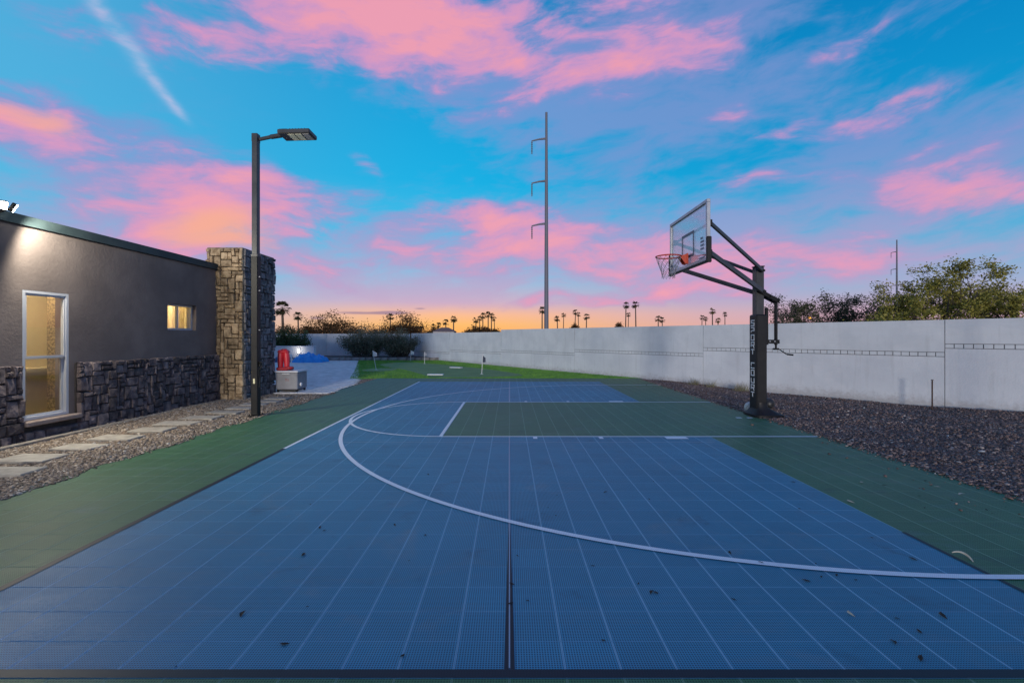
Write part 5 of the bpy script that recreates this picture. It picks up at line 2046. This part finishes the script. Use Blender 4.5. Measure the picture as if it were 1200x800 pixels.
def tarp(name, loc, w, d, h, seed, m_, label):
    r_ = random.Random(seed)
    ph = [(r_.uniform(0.8, 2.6), r_.uniform(-3, 3), r_.uniform(0, 6.28), r_.uniform(0.6, 1)) for _ in range(5)] + [(r_.uniform(4, 8), r_.uniform(-5, 5), r_.uniform(0, 6.28), 0.22) for _ in range(6)]
    nx, ny = 60, 34
    b = MB()
    for j in range(ny + 1):
        for i in range(nx + 1):
            u, v = i / nx * 2 - 1, j / ny * 2 - 1
            env = max(0.0, 1 - abs(u) ** 3.2) ** 0.55 * max(0.0, 1 - abs(v) ** 2.6) ** 0.55
            rid = sum(a_ * (1 - abs(math.sin(fx_ * u * 1.6 + fy_ * v * 0.7 + p_))) for fx_, fy_, p_, a_ in ph) / sum(q_[3] for q_ in ph)
            z_ = h * env * (0.40 + 0.66 * rid) * (0.84 + 0.16 * math.sin(u * 2.2 + seed)) + 0.05 * env * (abs(math.sin(u * 9 + v * 5)) - abs(math.sin(u * 4 - v * 11 + 1)))
            b.v.append((u * w / 2 * (1 + 0.04 * math.sin(v * 9 + seed)), v * d / 2 * (1 + 0.06 * math.sin(u * 11)), z_))
    for j in range(ny):
        for i in range(nx):
            a = j * (nx + 1) + i
            b.f.append((a, a + 1, a + nx + 2, a + nx + 1))
            b.mi.append(0)
    o = b.build(name, m_, None, loc, fix=False, smooth=True)
    return tag(o, label, 'tarp')


tarp('tarp', (-11.95, 28.5, -0.005), 1.75, 1.5, 0.80, 2, M['tarp'], 'crumpled bright blue tarp heaped at the far end of the patio')
tarp('tarp', (-13.45, 28.55, -0.005), 1.7, 1.2, 0.50, 9, M['tarp_dark'], 'dark navy folded tarp lying left of the bright blue heap')
b = MB()
b.tube([(0, 0, 0), (0, 0, 0.46)], 0.035, 10)
b.lathe((0, 0, 0.46), [(0.045, 0), (0.045, 0.03), (0.02, 0.05)], 10)
tag(b.build('marker_post', M['white_plastic'], None, (-12.55, 27.2, -0.008)), 'short thin white post in front of the dark tarp', 'post')

# grey cart with the red thing on it
ca_ = empty('storage_cart', (-6.06, 13.15, -0.008), 'grey boxy storage cart with a pale lid against the stone pillar', 'cart')
b = MB()
b.box((0, 0, 0.30), (0.60, 0.62, 0.46), bev=0.02)
b.build('body', M['cart'], ca_)
b = MB()
b.box((0, 0, 0.555), (0.64, 0.66, 0.05), bev=0.014)
b.build('lid', M['cart_top'], ca_)
b = MB()
b.box((0, 0, 0.055), (0.54, 0.56, 0.03))
b.build('plinth', M['black_metal'], ca_)
b = MB()
b.tube([(-0.10, -0.312, 0.50), (-0.10, -0.345, 0.50), (0.10, -0.345, 0.50), (0.10, -0.312, 0.50)], 0.010, 6)
b.build('handle', M['white_plastic'], ca_)
b = MB()
for s_ in (-1, 1):
    b.box((0.02 + s_ * 0.028, -0.3118, 0.33), (0.012, 0.004, 0.065))
b.box((0.02 - 0.028, -0.3125, 0.358), (0.04, 0.004, 0.012))
b.build('printed_mark', M['red_mark'], ca_)
for sx in (-1, 1):
    for sy in (-1, 1):
        b = MB()
        b.tube([(sx * 0.25 - 0.02, sy * 0.25, 0.035), (sx * 0.25 + 0.02, sy * 0.25, 0.035)], 0.036, 12)
        b.build('wheel', M['black_metal'], ca_)
b = MB()
b.lathe((0, 0, 0), [(0.02, -0.02), (0.05, -0.01), (0.05, 0.02), (0.02, 0.03)], 12)
hw = b.build('side_knob', M['white_plastic'], ca_, (0.325, -0.15, 0.20))
hw.rotation_euler = (0, R(90), 0)

rt_ = empty('red_cooler_jug', (-6.245, 13.12, 0.573), 'bright red two-tube plastic container with dark red tray on the grey cart', 'container')
b = MB()
b.box((0.02, 0, 0.045), (0.34, 0.40, 0.085), bev=0.03)
b.lathe((0.14, -0.05, 0.02), [(0.10, 0.0), (0.13, 0.03), (0.13, 0.07), (0.09, 0.085)], 18)
b.build('tray', M['red_dark'], rt_)
for s_ in (-1, 1):
    b = MB()
    pts = [(-0.01 + s_ * 0.088, -0.02, 0.085), (-0.01 + s_ * 0.088, -0.02, 0.25), (-0.015 + s_ * 0.080, -0.015, 0.42), (-0.02 + s_ * 0.070, -0.01, 0.52)]
    b.tube(pts, [0.068, 0.078, 0.080, 0.070], 14)
    b.build('tube', M['red'], rt_, smooth=True)
b = MB()
b.box((-0.02, -0.01, 0.51), (0.30, 0.19, 0.10), bev=0.04)
b.build('body', M['red'], rt_)
b = MB()
b.lathe((0.0, -0.01, 0.54), [(0.08, 0.0), (0.085, 0.03), (0.06, 0.05)], 16)
b.build('cap', M['red_dark'], rt_)


# golf flags
def golf_flag(base, H, label, flag_c, lean, fl_h=0.28, fl_w=0.2, dirx=1):
    root = empty('golf_flag', base, label, 'golf flag', 'practice flags on the putting green')
    b = MB()
    b.tube([(0, 0, -0.02), (lean, 0, H)], 0.011, 6)
    b.build('pole', M['white_plastic'], root)
    b = MB()
    n_ = 6
    for i in range(n_):
        u0, u1 = i / n_, (i + 1) / n_
        w0, w1 = 0.02 * math.sin(u0 * 5), 0.02 * math.sin(u1 * 5)
        zt_ = lambda u: H - 0.01 - 0.10 * u
        zb_ = lambda u: H - fl_h + 0.02 * u
        x_ = lambda u: lean * 0.98 + dirx * fl_w * u
        fr = [(x_(u0), w0, zb_(u0)), (x_(u1), w1, zb_(u1)), (x_(u1), w1, zt_(u1)), (x_(u0), w0, zt_(u0))]
        b.poly([(p[0], p[1] - 0.002, p[2]) for p in fr])
        b.poly([(p[0], p[1] + 0.002, p[2]) for p in reversed(fr)])
    b.build('flag', flag_c, root, fix=False)
    b = MB()
    b.lathe((0, 0, 0.0), [(0.075, -0.004), (0.075, 0.004)], 18)
    b.build('cup', mat('cup_white', (0.55, 0.55, 0.52), rough=0.5), root)
    return root


p = ground(441, 433)
golf_flag((p.x, p.y, -0.003), 0.88, 'golf practice flag leaning on the small patch nearest the patio', M['white_plastic'], -0.17)
p = ground(481, 422.5)
golf_flag((p.x, p.y, -0.003), 0.66, 'golf practice flag in front of the dark shrub by the wall end', M['white_plastic'], 0.03)
p = ground(497.5, 426)
golf_flag((p.x, p.y, -0.003), 0.66, 'thin golf practice flag just right of the long wall end', mat('flag_grey', (0.3, 0.3, 0.34), rough=0.8), 0.0, 0.2, 0.14)
p = ground(564.5, 438)
golf_flag((p.x, p.y, -0.003), 0.76, 'golf practice pin with a dark blue hanging flag, nearest the court', mat('flag_navy', (0.03, 0.04, 0.07), (0.08, 0.09, 0.12), 0.8, 12), 0.04, 0.30, 0.12)
for (px, py, lab) in ((534.5, 430.7, 'white flat marker board lying on the putting green, the farther one'), (510.5, 439, 'white flat marker board lying near the court edge of the putting green')):
    p = ground(px, py)
    b = MB()
    b.box((0, 0, 0), (0.62, 0.24, 0.035), bev=0.006)
    o = b.build('marker_board', M['white_plastic'], None, (p.x, p.y, 0.012))
    o.rotation_euler = (0, 0, R(-25 if px > 520 else -4))
    tag(o, lab, 'board', 'marker boards on the putting green')


# ------------------------------------------------------------------ litter on the court
def leaf_mesh(seed, L, curl, m_):
    r_ = random.Random(seed)
    b = MB()
    n_ = 5
    for i in range(n_):
        t0, t1 = i / n_, (i + 1) / n_
        w0, w1 = L * 0.20 * math.sin(math.pi * max(t0, 0.04)) , L * 0.20 * math.sin(math.pi * min(t1, 0.96))
        y0_, y1_ = curl * math.sin(t0 * 2.6) * L, curl * math.sin(t1 * 2.6) * L
        z0_, z1_ = 0.004 + 0.10 * L * t0 ** 2, 0.004 + 0.10 * L * t1 ** 2
        x0_, x1_ = (t0 - 0.5) * L, (t1 - 0.5) * L
        b.poly([(x0_, y0_ - w0, z0_ + w0 * .4), (x1_, y1_ - w1, z1_ + w1 * .4), (x1_, y1_, z1_), (x0_, y0_, z0_)])
        b.poly([(x0_, y0_, z0_), (x1_, y1_, z1_), (x1_, y1_ + w1, z1_ + w1 * .4), (x0_, y0_ + w0, z0_ + w0 * .4)])
    return b.mesh('leaf', m_, fix=False)


LV = [leaf_mesh(k, 0.05 + 0.012 * k, 0.1 + 0.1 * (k % 3), M['dead_leaf']) for k in range(5)]
LP = [leaf_mesh(9 + k, 0.05 + 0.02 * k, 0.3, M['pale_leaf']) for k in range(2)]
LEAVES = [(761, 585, 0), (653, 580.5, 0), (642, 595, 0), (651, 604, 0), (607, 651, 0), (694, 663.5, 0), (618, 704, 0), (600, 684, 0), (598, 707, 0), (707, 751, 0), (471, 768, 2), (479, 657, 0), (498, 627, 0),
          (464, 615, 0), (363, 591, 0), (380, 622, 0), (376, 618, 0), (354, 650, 0), (360, 711, 0), (334, 754, 0), (286, 720, 1), (206, 781, 0), (766, 564, 0), (710, 577, 0), (765, 695, 0), (768, 695, 1), (749, 684, 0),
          (857, 648, 0), (890, 660, 0), (955, 660, 0), (1002, 679, 0), (963, 676, 0), (981, 674, 0), (945, 680, 0), (1107, 722, 1), (1051, 725, 0), (1078, 740, 0), (1080, 772, 0), (1045, 752, 0), (935, 596, 0), (1022, 630, 0),
          (1070, 655, 0), (1085, 563.5, 0), (1084, 595, 0), (1077, 581, 0), (1157, 597.5, 0), (1163, 601.5, 0), (1177, 609, 0), (1178, 594, 0), (969, 568, 0), (1114, 586, 0), (1036, 569, 0), (929, 565, 0), (503, 556, 0), (549, 552, 0), (860, 702, 0)]
def nth(n):
    return '%d%s' % (n, 'th' if 10 <= n % 100 <= 20 else {1: 'st', 2: 'nd', 3: 'rd'}.get(n % 10, 'th'))


zone_n = {}
for k, (px, py, kd) in enumerate(sorted(LEAVES, key=lambda q: -q[1])):
    p = ground(px, py)
    o = link('leaf', LV[(k * 3) % 5], None, (p.x, p.y, 0.0005))
    o.rotation_euler = (0, 0, rng.uniform(0, 6.28))
    s_ = rng.uniform(0.30, 0.62) * (1.7 if kd == 2 else (1.3 if kd == 1 else 1.0))
    o.scale = (s_, s_, s_)
    zone = 'right green border' if p.x > 3.0 else ('left green border' if p.x < -3 else ('blue tiles left of centre' if p.x < -0.15 else ('blue tiles right of centre' if p.x > 0.15 else 'dark centre seam')))
    zone_n[zone] = zone_n.get(zone, 0) + 1
    tag(o, 'small dark leaf on the %s, %s from the near edge' % (zone, nth(zone_n[zone])), 'leaf', 'dead leaves scattered on the court')
for k, (px, py) in enumerate(((999, 720), (998, 588), (1098, 571), (1128, 580), (1020, 538), (1007, 565), (1196, 606))):
    p = ground(px, py)
    o = link('leaf', LP[k % 2], None, (p.x, p.y, 0.0005))
    o.rotation_euler = (0, 0, rng.uniform(0, 6.28))
    if px == 999:
        tag(o, 'small pale curled leaf lying alone on the blue tiles', 'leaf')
    else:
        tag(o, 'pale dry leaf on the right green border, %s by size of distance from the wall' % nth(k) if False else 'pale dry leaf on the right green court border, %s from the near edge' % nth({1196: 1, 998: 2, 1128: 3, 1098: 4, 1007: 5, 1020: 6}[px]), 'leaf', 'pale leaves on the green border')
p = ground(1131, 654)
b = MB()
pts = [Vector((0.055 * math.sin(t) - 0.03, 0.062 * math.cos(t), 0.012 + 0.012 * math.sin(2 * t))) for t in [k * 0.22 for k in range(12)]]
b.tube(pts, [0.003 + 0.004 * math.sin(math.pi * k / 11) for k in range(12)], 5)
tag(b.build('seed_pod', M['pale_leaf'], None, (p.x, p.y, 0.0)), 'pale curved seed pod lying on the court by the white arc', 'seed pod')
